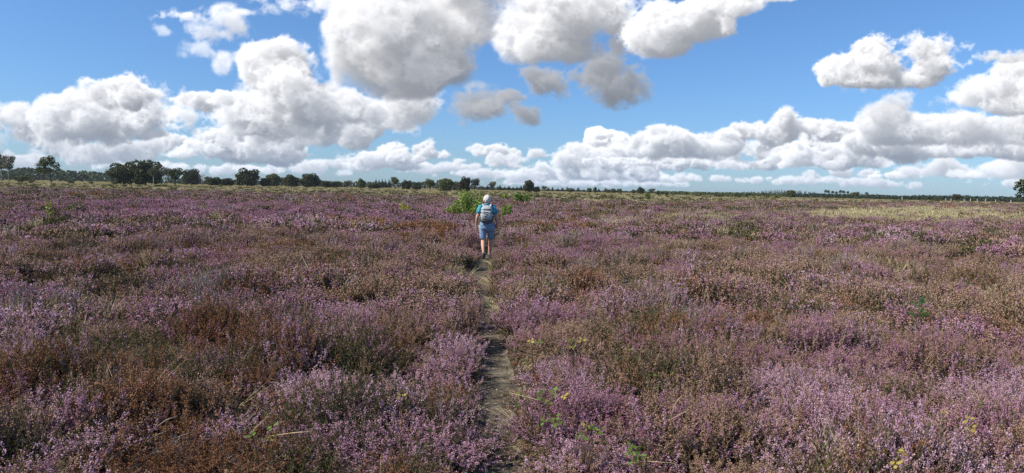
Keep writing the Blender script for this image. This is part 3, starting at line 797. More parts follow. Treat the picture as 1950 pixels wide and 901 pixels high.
heather_bush('violet_heather_bush', 1600, 482, .62, .44, ['violet', 'violet', 'bloom'], 'bright violet heather mound in the right half, behind the shaded dark hollow')

scatter(0, .9, 8.6, .078, 1.75)
scatter(1, 8.6, 22, .125, .92)
scatter(2, 22, 56, .215, .85)
scatter(3, 56, 150, .46, .80)
scatter(3, 150, 300, .95, .76)
LAB = {'bloom': ('pink_heather', 'pink flowering heather spread over the whole heath', 'heather'), 'violet': ('violet_heather', 'violet flowering heather spread over the whole heath', 'heather'),
       'faded': ('faded_heather', 'faded brownish pink heather mixed among the flowering plants', 'heather'), 'green': ('green_heather', 'olive green heather without flowers mixed among the pink plants', 'heather'),
       'rust': ('rusty_heather', 'rust brown dead heather scattered in patches across the heath', 'heather'), 'bare': ('bare_heather', 'bare grey heather twigs scattered among the living plants', 'heather'),
       'grass': ('dry_grass', 'pale straw coloured grass in bands along the far edge of the heath', 'grass')}
for kd in KINDS:
    print(kd, spread_object(LAB[kd][0], kd, LAB[kd][1], LAB[kd][2]))

# ------------------------------------------------------------------ trees
def crown(lobes, n, leaf, seed, shell=.55):
    """leaf clusters through the volume of the lobes (x, y, z, rx, ry, rz), in units of the tree's height"""
    rg = np.random.default_rng(seed); g = Geo(); lob = np.array(lobes, float); vol = lob[:, 3] * lob[:, 4] * lob[:, 5]; pick = rg.choice(len(lob), n, p=vol / vol.sum())
    d = unit(rg.normal(size=(n, 3))); r = (shell ** 3 + (1 - shell ** 3) * rg.random(n)) ** (1 / 3) * rg.uniform(.9, 1.06, n)
    C = lob[pick, :3] + d * r[:, None] * lob[pick, 3:]
    nrm = unit(d * .8 + rg.normal(size=(n, 3)) * .8 + np.array([0, 0, .3])); a = unit(np.cross(nrm, rg.normal(size=(n, 3)))); b = np.cross(nrm, a)
    s = (leaf * rg.uniform(.55, 1.35, n))[:, None]
    V = np.stack([C + a * s, C + b * s * .8, C - a * s * .9, C - b * s * .7], 1)
    o = np.arange(n)[:, None] * 4
    g.add(V.reshape(-1, 3), np.concatenate([o + np.array((0, 1, 2)), o + np.array((0, 2, 3))]))
    return g


def limbs(trunk, branches, seed, rad):
    rg = np.random.default_rng(seed); g = Geo(); tr = np.array(trunk, float); tube(g, tr, np.linspace(rad, rad * .35, len(tr)), 7)
    for (t, to) in branches:
        k = t * (len(tr) - 1); i = min(int(k), len(tr) - 2); p = tr[i] + (tr[i + 1] - tr[i]) * (k - i); to = np.array(to, float); m = (p + to) / 2 + rg.normal(size=3) * .02 + np.array([0, 0, .02])
        tube(g, [p, m, to], [rad * .5, rad * .3, rad * .08], 5)
    return g


TREES = {}


def kind_of_tree(key, crown_geo, limb_geo, bark_mat):
    TREES[key] = (crown_geo.mesh(key + '_crown', [LEAF]), limb_geo.mesh(key + '_trunk', [bark_mat]))


def rnd_lobes(seed, n, cz, rx, rz, lr):
    rg = np.random.default_rng(seed); out = [(0, 0, cz, rx * .72, rx * .72, rz * .75)]
    for q in range(n):
        a = 6.283 * q / n + rg.uniform(-.4, .4); e = rg.uniform(-.7, 1.1); r = rg.uniform(.5, .85)
        out.append((math.cos(a) * rx * r * math.cos(e * .8), math.sin(a) * rx * r * math.cos(e * .8), cz + rz * .72 * math.sin(e), lr * rg.uniform(.75, 1.2), lr * rg.uniform(.75, 1.2), lr * rg.uniform(.65, 1.0)))
    return out


for v in range(3):       # broad oaks, crown down to the ground
    kind_of_tree('oak%d' % v, crown(rnd_lobes(30 + v, 14, .52, .47, .46, .22) + [(.25, .1, .2, .24, .24, .18), (-.25, 0, .2, .24, .24, .18), (0, -.25, .18, .26, .24, .17)], 5200, .036, v, .62), limbs([(0, 0, 0), (.01, 0, .2), (0, .01, .45)], [(.5, (.25, .1, .55)), (.6, (-.25, .05, .6)), (.8, (.05, -.2, .75)), (.9, (-.1, .15, .8))], v, .035), BARK)
for v in range(2):       # trees with a visible trunk
    kind_of_tree('ash%d' % v, crown(rnd_lobes(50 + v, 10, .62, .36, .36, .15), 1900, .026, 9 + v, .45), limbs([(0, 0, 0), (.015, 0, .25), (-.01, 0, .55), (0, 0, .8)], [(.3, (.2, .05, .5)), (.4, (-.2, -.05, .55)), (.55, (.15, .1, .75)), (.6, (-.16, 0, .8)), (.7, (.05, -.1, .9))], v, .025), BARK)
for v in range(2):       # airy birches
    kind_of_tree('birch%d' % v, crown(rnd_lobes(70 + v, 13, .66, .22, .34, .085), 1250, .021, 19 + v, .25), limbs([(0, 0, 0), (.01, 0, .3), (-.008, 0, .6), (.01, 0, .95)], [(.35, (.14, .03, .55)), (.4, (-.15, 0, .6)), (.55, (.12, .06, .75)), (.6, (-.13, -.03, .8)), (.75, (.07, -.05, .92))], v, .018), BIRCH)
kind_of_tree('leaning', crown([(-.10, 0, .80, .24, .22, .16), (-.28, 0, .64, .19, .18, .13), (.13, .02, .66, .16, .15, .13), (-.38, .03, .47, .13, .12, .09), (-.14, 0, .50, .18, .16, .10), (.0, 0, .92, .12, .12, .08), (.22, .02, .53, .08, .08, .06), (-.24, 0, .78, .13, .12, .12)], 1500, .026, 77, .3),
             limbs([(.02, 0, 0), (.0, 0, .2), (-.02, 0, .42), (-.10, 0, .75)], [(.5, (-.3, 0, .58)), (.6, (.15, 0, .62)), (.7, (-.28, .02, .72)), (.8, (.0, .0, .85)), (.4, (-.32, .0, .48))], 5, .02), BARK)
kind_of_tree('bush', crown(rnd_lobes(90, 8, .46, .75, .46, .28), 1100, .05, 41, .5), limbs([(0, 0, 0), (.01, 0, .3), (0, 0, .6)], [(.4, (.3, 0, .5)), (.5, (-.3, .05, .5))], 8, .03), BARK)
kind_of_tree('bare', crown(rnd_lobes(95, 10, .62, .36, .34, .12), 420, .014, 43, .3), limbs([(0, 0, 0), (.01, 0, .3), (-.01, 0, .6), (0, 0, .95)], [(t, (math.cos(t * 37) * .33, math.sin(t * 37) * .3, .35 + t * .62)) for t in (.25, .3, .38, .45, .5, .56, .62, .7, .76, .82)], 9, .02), BIRCH)
rg = np.random.default_rng(5)
lob = []
for q in range(9):
    z = .16 + .092 * q; r = .24 * (1 - (z - .08) / .95) + .012
    for a in range(6):
        t = a * 1.047 + q * .5; lob.append((math.cos(t) * r * .55, math.sin(t) * r * .55, z - .02, r * .42, r * .42, .045))
kind_of_tree('spruce', crown(lob, 1300, .026, 55, .3), limbs([(0, 0, 0), (0, 0, .5), (0, 0, 1.0)], [], 3, .014), BARK)
kind_of_tree('pine', crown([(0, 0, .84, .22, .2, .12), (.12, 0, .72, .16, .15, .09), (-.14, .03, .68, .15, .15, .08), (.02, 0, .95, .11, .11, .06)], 750, .024, 61, .3), limbs([(0, 0, 0), (.01, 0, .35), (-.01, 0, .85)], [(.7, (.14, 0, .72)), (.75, (-.14, .03, .7))], 4, .018), BARK)

DARK, OLIVE, GREY, MIDG, LITE, SPRU = (.060, .072, .024), (.105, .120, .040), (.15, .15, .10), (.072, .092, .036), (.13, .17, .045), (.036, .052, .034)
CATS = {'oak': 'tree', 'ash': 'tree', 'birch': 'birch tree', 'leaning': 'tree', 'bush': 'bush', 'bare': 'tree', 'spruce': 'conifer', 'pine': 'pine tree'}
NAMES = {'oak': 'oak_tree', 'ash': 'broadleaf_tree', 'birch': 'birch_tree', 'leaning': 'leaning_tree', 'bush': 'shrub', 'bare': 'bare_tree', 'spruce': 'conifer_tree', 'pine': 'pine_tree'}


def tree(key, px, top, base, width, colr, label, group=None, D=None, sink=0.0):
    yb = base - horizon(px)
    if D is None: D = EYE * F / yb if yb > 4.6 else 480.0
    x, y, _ = pix_dir(px, base); k = D / math.hypot(x, y); x *= k; y *= k; sc = y / CP          # depth along the view
    h = (base - top) * sc / F + sink; wv = width * sc / F
    stem_ = key.rstrip('0123456789'); root = empty(NAMES[stem_], (x, y, -sink), (px * 1.7) % 6.283 if stem_ != 'leaning' else 0)
    tag(root, label, CATS[stem_], group)
    cm, tm = TREES[key]; bx = {'oak': 1.16, 'ash': .86, 'birch': .56, 'leaning': .80, 'bush': 1.62, 'bare': .84, 'spruce': .44, 'pine': .6}[stem_]
    c = link(bpy.data.objects.new('crown', cm), root); t = link(bpy.data.objects.new('trunk', tm), root)
    for o in (c, t): o.scale = (wv / bx, wv / bx, h / 1.0)
    c.color = (*colr, 1)
    return root


T = tree
# left end
T('birch0', 3, 287, 344, 34, GREY, 'tall white stemmed birch at the left end of the treeline, half out of sight', D=430)
T('birch1', 17, 289, 344, 32, GREY, 'tall birch with a white trunk, second from the left end of the treeline', D=425)
T('bush', 42, 330, 344, 38, DARK, 'low rounded dark shrub between the white birches and the leaning tree', D=400)
T('leaning', 97, 295, 350, 48, OLIVE, 'leaning tree with flat airy crown and dark bare trunk standing alone at left')
T('oak0', 236, 304, 349, 60, DARK, 'left one of the two big dark round oaks standing crown to crown', D=400)
T('oak1', 277, 302, 350, 66, DARK, 'right one of the two big dark round oaks standing crown to crown', D=395)
T('birch0', 292, 312, 350, 24, OLIVE, 'slim birch with a pale trunk at the right side of the two big oaks', D=380)
T('ash1', 308, 310, 350, 38, GREY, 'grey green tree rising behind the small trees right of the big oaks', D=440)
T('ash0', 333, 315, 355, 36, MIDG, 'mid green small tree with a trunk standing forward right of the big oaks')
T('oak2', 364, 321, 352, 38, MIDG, 'green bushy tree between the forward small tree and the pale leafless one')
T('bare', 385, 327, 351, 22, (.2, .17, .13), 'pale nearly leafless tree behind the green bushes', D=470)
T('oak1', 404, 335, 352, 36, DARK, 'low dark bush just right of the pale leafless tree')
T('oak2', 431, 338, 353, 34, MIDG, 'low wide bush just left of the lone round oak')
T('oak0', 471, 318, 354, 50, DARK, 'large round dark oak standing by itself in the left half')
T('oak1', 505, 337, 354, 24, DARK, 'low dark tree tucked against the right side of the lone round oak', D=480)
T('oak2', 520, 330, 355, 34, OLIVE, 'olive tree left of the twin dome shaped dark oaks')
T('ash1', 536, 333, 353, 26, GREY, 'greyish tree behind the gap between olive tree and dome shaped oak', D=520)
T('oak0', 555, 330, 355, 38, DARK, 'left one of the twin dome shaped dark oaks')
T('oak1', 590, 328, 355, 42, DARK, 'right one of the twin dome shaped dark oaks')
T('ash0', 607, 337, 355, 20, MIDG, 'small tree at the right flank of the twin dome shaped oaks')
T('oak2', 628, 343, 356, 38, DARK, 'low broad tree first right of the twin dome shaped oaks', D=500)
T('ash1', 645, 342, 356, 22, MIDG, 'low narrow tree second right of the twin dome shaped oaks', D=520)
T('ash0', 662, 340, 356, 24, GREY, 'pale grey green tree right of the low broad one', D=490)
T('oak0', 688, 336, 356, 20, OLIVE, 'upright olive tree that stands taller than the low woods beside it', D=470)
T('oak2', 712, 346, 357, 36, MIDG, 'low mid green thicket tree before the dark conifers', D=480)
for i, q in enumerate((716, 722, 728, 734, 741)):
    T('spruce', q, 337 + (i % 2), 356, 10, SPRU, 'dark spruce in the tight clump behind the low thicket', 'spruces of the tight clump', D=560)
T('ash1', 752, 332, 358, 22, OLIVE, 'taller greyish tree at the right end of the tight spruce clump', D=450)
T('oak0', 774, 339, 358, 22, DARK, 'dark round tree right of the tallest one beside the spruces', D=450)
T('oak1', 794, 343, 358, 24, MIDG, 'green low tree behind the forward tree with short trunk', D=460)
T('ash0', 819, 338, 367, 27, OLIVE, 'tree with rounded crown and short trunk standing forward on the grass')
T('oak2', 849, 341, 366, 40, OLIVE, 'wide olive tree left of the dark pair behind the walker', D=310)
T('oak1', 870, 344, 362, 26, GREY, 'greyish tree between the wide olive one and the dark pair', D=400)
T('oak0', 885, 334, 364, 26, (.040, .042, .022), 'left tree of the dark pair rising behind the green birch bush', D=330)
T('ash0', 905, 336, 364, 22, (.050, .050, .030), 'right tree of the dark pair, near the head of the walker', D=330)
T('ash1', 938, 344, 365, 18, GREY, 'small grey green tree just right of the head of the walker', D=420)
T('oak1', 1007, 343, 366, 24, DARK, 'dark tall tree standing out among small conifers right of the walker', D=430)
T('oak2', 1022, 355, 366, 16, DARK, 'low dark tree at the foot of the dark tall tree', D=430)
T('ash0', 1036, 353, 366, 14, OLIVE, 'small olive tree second right of the dark tall tree', D=470)
for i, q in enumerate((921, 928, 952, 961, 969, 977, 984, 992, 1044, 1052, 1062, 1071, 1080, 1092, 1101, 1112, 1140, 1153, 1165, 1176)):
    T('spruce', q, 357 - (i * 7 % 5) * .9 + (q - 920) * .024, 365 + (q - 920) * .017, 8 + i % 3 * 1.6, SPRU, 'small dark conifer on the skyline in the middle of the far treeline', 'small conifers on the skyline', D=640)
for i, (q, tp, wv) in enumerate(((1086, 359, 12), (1122, 359, 12), (1133, 357, 9), (1158, 361, 10), (1168, 360, 13), (1180, 360, 10), (1206, 361, 9))):
    T('oak%d' % (i % 3), q, tp, 367.5 + (q - 1080) * .012, wv, OLIVE, 'small round tree on the skyline among the small conifers', 'small round trees on the skyline', D=560)
T('oak0', 1220, 353, 367, 18, DARK, 'dark round tree, tallest on the skyline right of the middle', D=470)
T('ash1', 1241, 356, 368, 18, GREY, 'grey green tree right beside the dark round skyline tree', D=480)
T('bush', 1233, 364, 382, 14, LITE, 'bright green young tree standing forward in the grass below the dark round skyline tree')
T('spruce', 1253, 361, 371, 8, DARK, 'small dark conifer right of the grey green skyline tree', D=380)
T('spruce', 1269.5, 363, 375, 9, DARK, 'small dark conifer standing forward alone in the grass')
T('oak2', 1505, 360, 374, 22, OLIVE, 'rounded olive tree before the far spruce wood at right', D=430)
T('ash0', 1629, 363, 377, 20, OLIVE, 'single airy tree before the far wood in the right part')
T('bush', 1785, 374, 384, 18, MIDG, 'low green bush left of the white fence posts')
T('ash1', 1823, 367, 384, 22, (.085, .066, .034), 'brownish green tree standing among the white fence posts', D=330)
T('ash0', 1984, 322, 420, 104, DARK, 'dark tree cut by the right edge, only its crown reaching in', D=70)
for i, q in enumerate((1572, 1577, 1585, 1592, 1600, 1606, 1614, 1650)):
    T('pine', q, 362 + (i * 5 % 4), 377, 9, DARK, 'ragged pine standing out over the far wood at right', 'ragged pines over the far wood', D=560)
for i, (q, tp, bs, wv) in enumerate(((1370, 369, 375, 22), (1390, 371, 376, 14), (1405, 370, 376, 16), (1435, 373, 379, 9), (1310, 374, 379, 14), (1345, 378, 384, 16), (1375, 379, 385, 12), (1290, 377, 383, 12), (1330, 369, 374, 16), (1460, 372, 377, 14), (1480, 373, 378, 12), (1280, 370, 375, 12), (1205, 372, 377, 8), (1420, 372, 377, 10))):
    T('bush', q, tp, bs, wv * 1.3, (MIDG, OLIVE, DARK, LITE)[i % 4], 'low scrub bush in the green strip before the far wood at right', 'scrub bushes before the far wood')
for i, (q, tp, bs, wv) in enumerate(((173, 343, 350, 10), (218, 344, 351, 12), (300, 350, 357, 12), (312, 349, 356, 16), (60, 340, 348, 12), (135, 341, 349, 16), (420, 350, 357, 8))):
    T('bush', q, tp, bs, wv * 1.3, (LITE, OLIVE, MIDG)[i % 3], 'small green bush in the grass at the foot of the left treeline', 'bushes at the foot of the left treeline')


# far woods that read as one mass
def wood(name, label, px0, px1, profile, D, col_, conifer, step, seed, base=None, rows=3):
    rg = np.random.default_rng(seed); g = Geo(); xs_ = np.arange(px0, px1, step)
    for row in range(rows):
        for q in xs_:
            p_ = q + rg.uniform(-.7, .7) * step; d = D * (1 + .07 * row) * rg.uniform(.98, 1.03)
            top = float(np.interp(p_, [a for a, _ in profile], [b for _, b in profile])) + rg.uniform(-.4, 2.6) + (rows - 1 - row) * .9
            vx, vy, vz = pix_dir(p_, top); k = d / math.hypot(vx, vy); x, y = vx * k, vy * k; h = max(EYE + vz * k, 2.0); wv = step * d / F * rg.uniform(.9, 1.5)
            n = 26 if conifer else 40
            if conifer:
                t = rg.random(n) ** .8; r = wv * .55 * (1 - t) + .15; a = rg.uniform(0, 6.283, n)
                C = np.stack([x + np.cos(a) * r, y + np.sin(a) * r, t * h], 1); s_ = wv * .16 * (1.25 - t)
            else:
                dv = unit(rg.normal(size=(n, 3))); C = np.array([x, y, h * .55]) + dv * np.array([wv * .62, wv * .62, h * .45]); s_ = np.full(n, wv * .17)
            nr = unit(rg.normal(size=(n, 3)) + np.array([0, 0, .5])); aa = unit(np.cross(nr, rg.normal(size=(n, 3)))); bb = np.cross(nr, aa); s_ = s_[:, None] * rg.uniform(.7, 1.4, (n, 1))
            V_ = np.stack([C + aa * s_, C + bb * s_, C - aa * s_, C - bb * s_], 1); o_ = np.arange(n)[:, None] * 4
            g.add(V_.reshape(-1, 3), np.concatenate([o_ + np.array((0, 1, 2)), o_ + np.array((0, 2, 3))]))
            if conifer: tube(g, [(x, y, 0), (x, y, h)], [wv * .1, wv * .02], 4)
    o = g.build(name, LEAF); o.color = (*col_, 1); tag(o, label, 'wood', kind='stuff')


wood('spruce_forest', 'far dark spruce wood along the skyline at right', 1180, 2060, [(1180, 365), (1290, 367), (1340, 366), (1400, 365), (1450, 362.5), (1485, 360), (1530, 362), (1560, 366), (1640, 368), (1700, 371), (1760, 371), (1830, 370), (1890, 373), (2060, 375)], 950, SPRU, True, 4.0, 3)
wood('low_wood', 'far green wood below the spruces at right', 1500, 2060, [(1500, 369), (1560, 368), (1640, 369.5), (1700, 371.2), (1800, 371.5), (1900, 374), (2060, 376.5)], 440, (.045, .066, .042), False, 5, 4, rows=3)
wood('green_thicket', 'low green thicket strip in front of the spruces, right of the middle', 1250, 1530, [(1250, 369), (1400, 369), (1530, 372)], 520, (.10, .13, .05), False, 7, 14, rows=2)
wood('wooded_ridge', 'wooded ridge behind the leaning tree at left', -120, 260, [(-120, 322), (0, 324), (50, 318), (75, 320), (120, 323), (160, 325), (210, 328), (260, 330)], 800, (.065, .085, .042), False, 8, 5, rows=4)
wood('distant_wood', 'distant wood closing the gaps behind the middle treeline', 250, 1010, [(250, 336), (330, 338), (420, 341), (520, 342), (640, 346), (700, 346), (800, 346), (860, 346), (920, 355), (1010, 359)], 700, (.062, .078, .040), False, 6.5, 6, rows=2)
wood('distant_spruces', 'thin far line of conifers on the skyline right of the walker', 905, 1300, [(905, 357), (1000, 358.5), (1100, 362.5), (1200, 365.5), (1300, 368)], 800, SPRU, True, 3.8, 7, rows=2)

# ------------------------------------------------------------------ white fence posts far right
s = Mat('white_paint'); WHITE = s.done(s.mix(s.noise(9, 3), (.58, .57, .53, 1), (.42, .41, .37, 1)), .6, .3)
for i, (q, tp, bs) in enumerate(((1718, 371, 379), (1790, 377, 383), (1801, 377, 383), (1811, 378, 384), (1836, 378, 384), (1848, 378, 385), (1861, 379, 385), (1877, 379, 386), (1896, 380, 386), (1925, 380, 386))):
    x, y, _ = pix_dir(q, bs); k = 300.0 / math.hypot(x, y); h = (bs - tp) * 300 / F
    g = Geo(); loft(g, [(0, 0, -.3, .10, .10), (0, 0, h * .93, .10, .10), (0, 0, h, .05, .05)], 8, 0, 4)
    o = g.build('fence_post', WHITE); o.location = (x * k, y * k, 0)
    tag(o, 'white painted wooden post standing at the far right edge of the heath' if i else 'single white post standing apart, left of the row of white posts', 'fence post', 'white posts at the far right' if i else None)


# ------------------------------------------------------------------ saplings and brambles in the heather
def sapling(name, cat, px, top, base, width, colr, n, leaf, label, group=None, seed=1, z=.30, stems=7, tall=None):
    c = at(px, base, z); k = c.y / CP; h = (base - top) * k / F + z; wv = width * k / F * .5
    rg = np.random.default_rng(seed); root = empty(name, (c.x, c.y, 0)); tag(root, label, cat, group)
    g = Geo(); gl = Geo()
    for q in range(stems):
        a = rg.uniform(0, 6.283); sp_ = rg.random() ** .6 * wv
        if tall is not None: dx = tall[q % len(tall)][0] * wv; hh = tall[q % len(tall)][1] * h * rg.uniform(.85, 1.02)
        else: dx = math.cos(a) * sp_; hh = h * rg.uniform(.62, 1.0)
        dy = math.sin(a) * sp_ * .8
        b0 = np.array([dx * .35, dy * .35, 0]); b1 = np.array([dx * .8, dy * .8, hh * .55]); b2 = np.array([dx + rg.normal() * .05, dy, hh])
        tube(g, [b0, b1, b2], [.012, .008, .003], 5)
        m = n // stems; t = rg.uniform(.18, 1.0, m)[:, None]
        C = b0 * (1 - t) ** 2 + 2 * b1 * t * (1 - t) + b2 * t * t + rg.normal(size=(m, 3)) * np.array([wv, wv, h * .5]) * .17 * (1.15 - .7 * t)
        C[:, 2] = np.clip(C[:, 2], .12, h)
        leaves(gl, C, rg.normal(size=(m, 3)) + np.array([0, 0, -.1]), leaf, leaf * .72, 0, rg)
    g.build('stem', BARK, root); f = gl.build('foliage', LEAF, root); f.color = (*colr, 1)
    return root


BRI, YEL, PALE = (.23, .31, .065), (.42, .42, .06), (.40, .38, .20)
sapling('birch_sapling', 'young birch', 882, 360, 411, 86, BRI, 4600, .082, 'large bright green young birch bush behind the walker, at left', seed=3, stems=22, tall=[(-.05, 1.0), (.15, .93), (-.35, .62), (-.7, .42), (.5, .62), (.75, .8), (-.95, .30), (.3, .75), (.05, .85), (-.5, .5), (.6, .5), (.9, .4)])
sapling('birch_sapling', 'young birch', 908, 362, 408, 22, (.23, .29, .10), 650, .08, 'thin tall birch shoots with pale leaves beside the head of the walker', seed=4, stems=6)
sapling('birch_sapling', 'young birch', 965, 387, 411, 26, BRI, 800, .08, 'small bright green birch sapling right beside the elbow of the walker', seed=5)
sapling('birch_sapling', 'young birch', 961, 369, 383, 16, (.24, .32, .06), 600, .15, 'small green bush farther back, just right of the head of the walker', seed=6)
sapling('birch_sapling', 'young birch', 995, 368, 388, 40, (.20, .28, .06), 2600, .13, 'wide low bright green bush in the heather right of the walker', seed=7, stems=14)
sapling('birch_sapling', 'young birch', 772, 384, 407, 26, YEL, 420, .085, 'yellow green sapling alone in the heather left of the walker', seed=8, stems=6)
sapling('birch_sapling', 'young birch', 829, 392, 404, 18, PALE, 110, .07, 'pale yellowing low sprig left of the large green birch bush', seed=9, stems=4)
sapling('birch_sapling', 'young birch', 94, 378, 415, 20, (.30, .33, .07), 230, .075, 'thin sapling with yellow green lower leaves in the left heather', seed=10, stems=5)
sapling('birch_sapling', 'young birch', 145, 377, 402, 36, (.22, .24, .10), 190, .07, 'thin wide sapling with sparse grey green leaves in the left heather', seed=11, stems=6)
sapling('birch_sapling', 'young birch', 266, 375, 390, 20, (.33, .31, .20), 110, .10, 'pale sparse sapling between left heather and the big oaks', seed=12, stems=5)
sapling('birch_sapling', 'young birch', 1801, 408, 420, 14, YEL, 90, .09, 'tiny yellow green sapling in the pale grass band at right', seed=13, stems=4)
sapling('birch_sapling', 'young birch', 378, 418, 432, 24, (.22, .25, .07), 90, .05, 'low green sprig in the violet heather left, below the round oak', seed=14, stems=4)

# pine seedling with feathery needles
c = at(1745, 640, .2); root = empty('pine_seedling', (c.x, c.y, 0)); tag(root, 'small feathery green pine seedling poking out of the heather at right', 'pine seedling')
g = Geo(); gl = Geo(); rg = np.random.default_rng(71); tube(g, [(0, 0, 0), (.02, 0, .3), (.04, 0, .56)], [.008, .006, .002], 5)
for q in range(15):
    t = .2 + .8 * rg.random(); p0 = np.array([.04 * t, 0, .56 * t]); d = unit(rg.normal(size=3) * np.array([1, 1, .2]) + np.array([0, 0, .75])); ln_ = .15 * (1.15 - .6 * t)
    tube(g, [p0, p0 + d * ln_], [.003, .001], 4); tt_ = rg.uniform(.1, 1, 90)[:, None]; leaves(gl, p0 + d * ln_ * tt_, d + rg.normal(size=(90, 3)) * .6, .05, .003, 0, rg)
g.build('stem', BARK, root); f = gl.build('needles', LEAF, root); f.color = (.09, .20, .06, 1)


def bramble(px, py, label, n, yellow, seed, spread=.16, z=.31, group=None):
    c = at(px, py, z); rg = np.random.default_rng(seed); root = empty('bramble', (c.x, c.y, 0)); tag(root, label, 'bramble', group)
    g = Geo(); gg, gy_ = Geo(), Geo()
    for q in range(n):
        a = rg.uniform(0, 6.283); r = spread * rg.random() ** .5; e = np.array([math.cos(a) * r, math.sin(a) * r, z + rg.uniform(.0, .10)])
        tube(g, [(0, 0, .02), (e[0] * .6, e[1] * .6, e[2] * .8), e], [.003, .0025, .0015], 4)
        up = unit(np.array([0, 0, 1.0]) + rg.normal(size=3) * .4 + np.array([-.2, -.15, 0])); h0 = rg.uniform(0, 6.283); u_, w_ = frame(up)
        gt = gy_ if rg.random() < yellow else gg
        for k in range(3):                       # three toothed leaflets
            d = u_ * math.cos(h0 + k * 1.75 - 1.75) + w_ * math.sin(h0 + k * 1.75 - 1.75); sd_ = np.cross(up, d); L_ = .033 * rg.uniform(.7, 1.15); b0 = e + d * .008
            rim = [(0, 0), (.12, .24), (.28, .27), (.30, .36), (.5, .33), (.55, .37), (.74, .22), (.82, .2), (1, 0)]
            lft = [b0 + d * L_ * a_ + sd_ * L_ * b_ - up * L_ * .25 * b_ for a_, b_ in rim]; rgt = [b0 + d * L_ * a_ - sd_ * L_ * b_ - up * L_ * .25 * b_ for a_, b_ in rim]
            V_ = lft + rgt; T_ = []; m_ = len(rim)
            for i_ in range(m_ - 1): T_ += [(i_, i_ + 1, m_ + i_ + 1), (i_, m_ + i_ + 1, m_ + i_)]
            gt.add(V_, T_)
    g.build('stem', P['stem'], root)
    if gg.n: o = gg.build('foliage', LEAF, root); o.color = (.12, .20, .035, 1)
    if gy_.n: o = gy_.build('yellow_foliage', LEAF, root); o.color = (.38, .32, .07, 1); o['label'] = 'yellow autumn leaves'


for q in ((1025, 775, 'bramble with green leaves beside the path, nearest to its trampled edge', 8, .15, 1, .13), (1112, 842, 'bramble with a rosette of green leaves, low in the heather right of the path', 9, .15, 2, .12),
          (1048, 822, 'two bramble leaves in the heather between path edge and leaf rosette', 4, .1, 3, .07), (1095, 668, 'single green bramble sprig right of the bright pink heather bush', 5, .2, 4, .08),
          (1240, 605, 'bramble with yellow leaves behind the others at right', 7, .6, 5, .18), (1265, 628, 'dark green bramble sprig beside the yellow leaved one', 6, .1, 6, .12), (1215, 682, 'bramble with a few yellow leaves between violet heather and dry stalks', 5, .8, 7, .13),
          (1225, 885, 'green bramble at the bottom edge of the heath right of the path', 8, .05, 8, .12), (1245, 735, 'bramble sprig in the dark gap right of the violet heather', 5, .2, 9, .11), (1018, 668, 'bramble sprig beside the path with one yellow leaf', 4, .3, 10, .08),
          (500, 838, 'green bramble sprig left of the pale pink heather bush', 5, .1, 11, .08), (1800, 810, 'yellowing bramble leaves low in the heather at bottom right', 5, .8, 12, .14), (762, 765, 'two orange yellow leaves stuck in the pale pink heather', 2, 1.0, 13, .05), (1070, 775, 'lone yellow leaf in the heather above the leaf rosette', 2, 1.0, 14, .03), (1700, 890, 'orange fallen leaves at the bottom edge right', 3, 1.0, 15, .06)):
    bramble(*q[:2], q[2], q[3], q[4], q[5], q[6])


def stalk(name, cat, pts, rad, mat, label, group=None):
    g = Geo(); P_ = [at(a, b, z) for a, b, z in pts]; o0 = P_[0].copy(); o0.z = 0
    tube(g, [tuple(p - o0) for p in P_], np.linspace(rad, rad * .35, len(P_)), 6); o = g.build(name, mat, smooth=True); o.location = o0
    tag(o, label, cat, group)


s = Mat('pale_stick'); PALEWOOD = s.done(s.mix(s.noise(30, 3), (.50, .44, .36, 1), (.30, .25, .20, 1)), .8, .2)
s = Mat('straw_stalk'); STRAW = s.done((.50, .38, .22, 1), .7, .2)
stalk('dead_stick', 'stick', [(1535, 832, .10), (1548, 846, .16), (1556, 862, .10), (1570, 876, .12), (1581, 884, .06)], .007, PALEWOOD, 'pale bleached stick lying over the bare patch at bottom right')
stalk('dry_stalk', 'dry stalk', [(1262, 842, .10), (1275, 800, .32), (1288, 765, .46), (1300, 752, .50)], .0035, STRAW, 'pale dry stalk leaning upright right of the brambles')
stalk('dry_stalk', 'dry stalk', [(1255, 815, .22), (1285, 795, .36), (1312, 780, .44)], .0032, STRAW, 'pale dry stalk crossing the leaning one')
stalk('dry_stalk', 'dry stalk', [(970, 748, .10), (995, 754, .26), (1025, 762, .40), (1040, 772, .34), (1052, 800, .18)], .0032, STRAW, 'long arching bramble stem bending out over the path edge')
stalk('dry_stalk', 'dry stalk', [(1180, 885, .16), (1230, 878, .32), (1280, 882, .34), (1330, 896, .24)], .0028, STRAW, 'thin straw lying across the green bramble at the bottom')
stalk('dry_stalk', 'dry stalk', [(505, 832, .10), (560, 824, .36), (592, 822, .44), (600, 828, .40)], .003, STRAW, 'arching straw over the pale pink heather bush')
stalk('dead_stick', 'stick', [(300, 812, .30), (316, 800, .40), (338, 792, .44)], .003, PALEWOOD, 'grey twig sticking out of the large dead heather bush')
s = Mat('pale_pebble'); STONE = s.done(s.mix(s.noise(20, 4), (.62, .56, .42, 1), (.38, .33, .24, 1)), .9, .2)
rg = np.random.default_rng(8)
for i in range(12):
    g = Geo(); sz = rg.uniform(.008, .017); ph = rg.uniform(0, 9, 3); ball(g, (0, 0, sz * .4), (sz * 1.3, sz, sz * .7), 0, 9, 6, lambda v: 1 + .14 * np.sin(v @ np.array([3.1, 2.3, 4.0]) * 1.6 + ph[0]))
    c = at(1522 + rg.normal() * 17, 862 + rg.normal() * 11, .03); o = g.build('pebble', STONE, smooth=True); o.location = (c.x, c.y, float(ground_z(np.array(c.x), np.array(c.y)))); tag(o, 'pale pebble lying in the bare patch beside the bleached stick', 'pebble', 'pebbles in the bare patch')
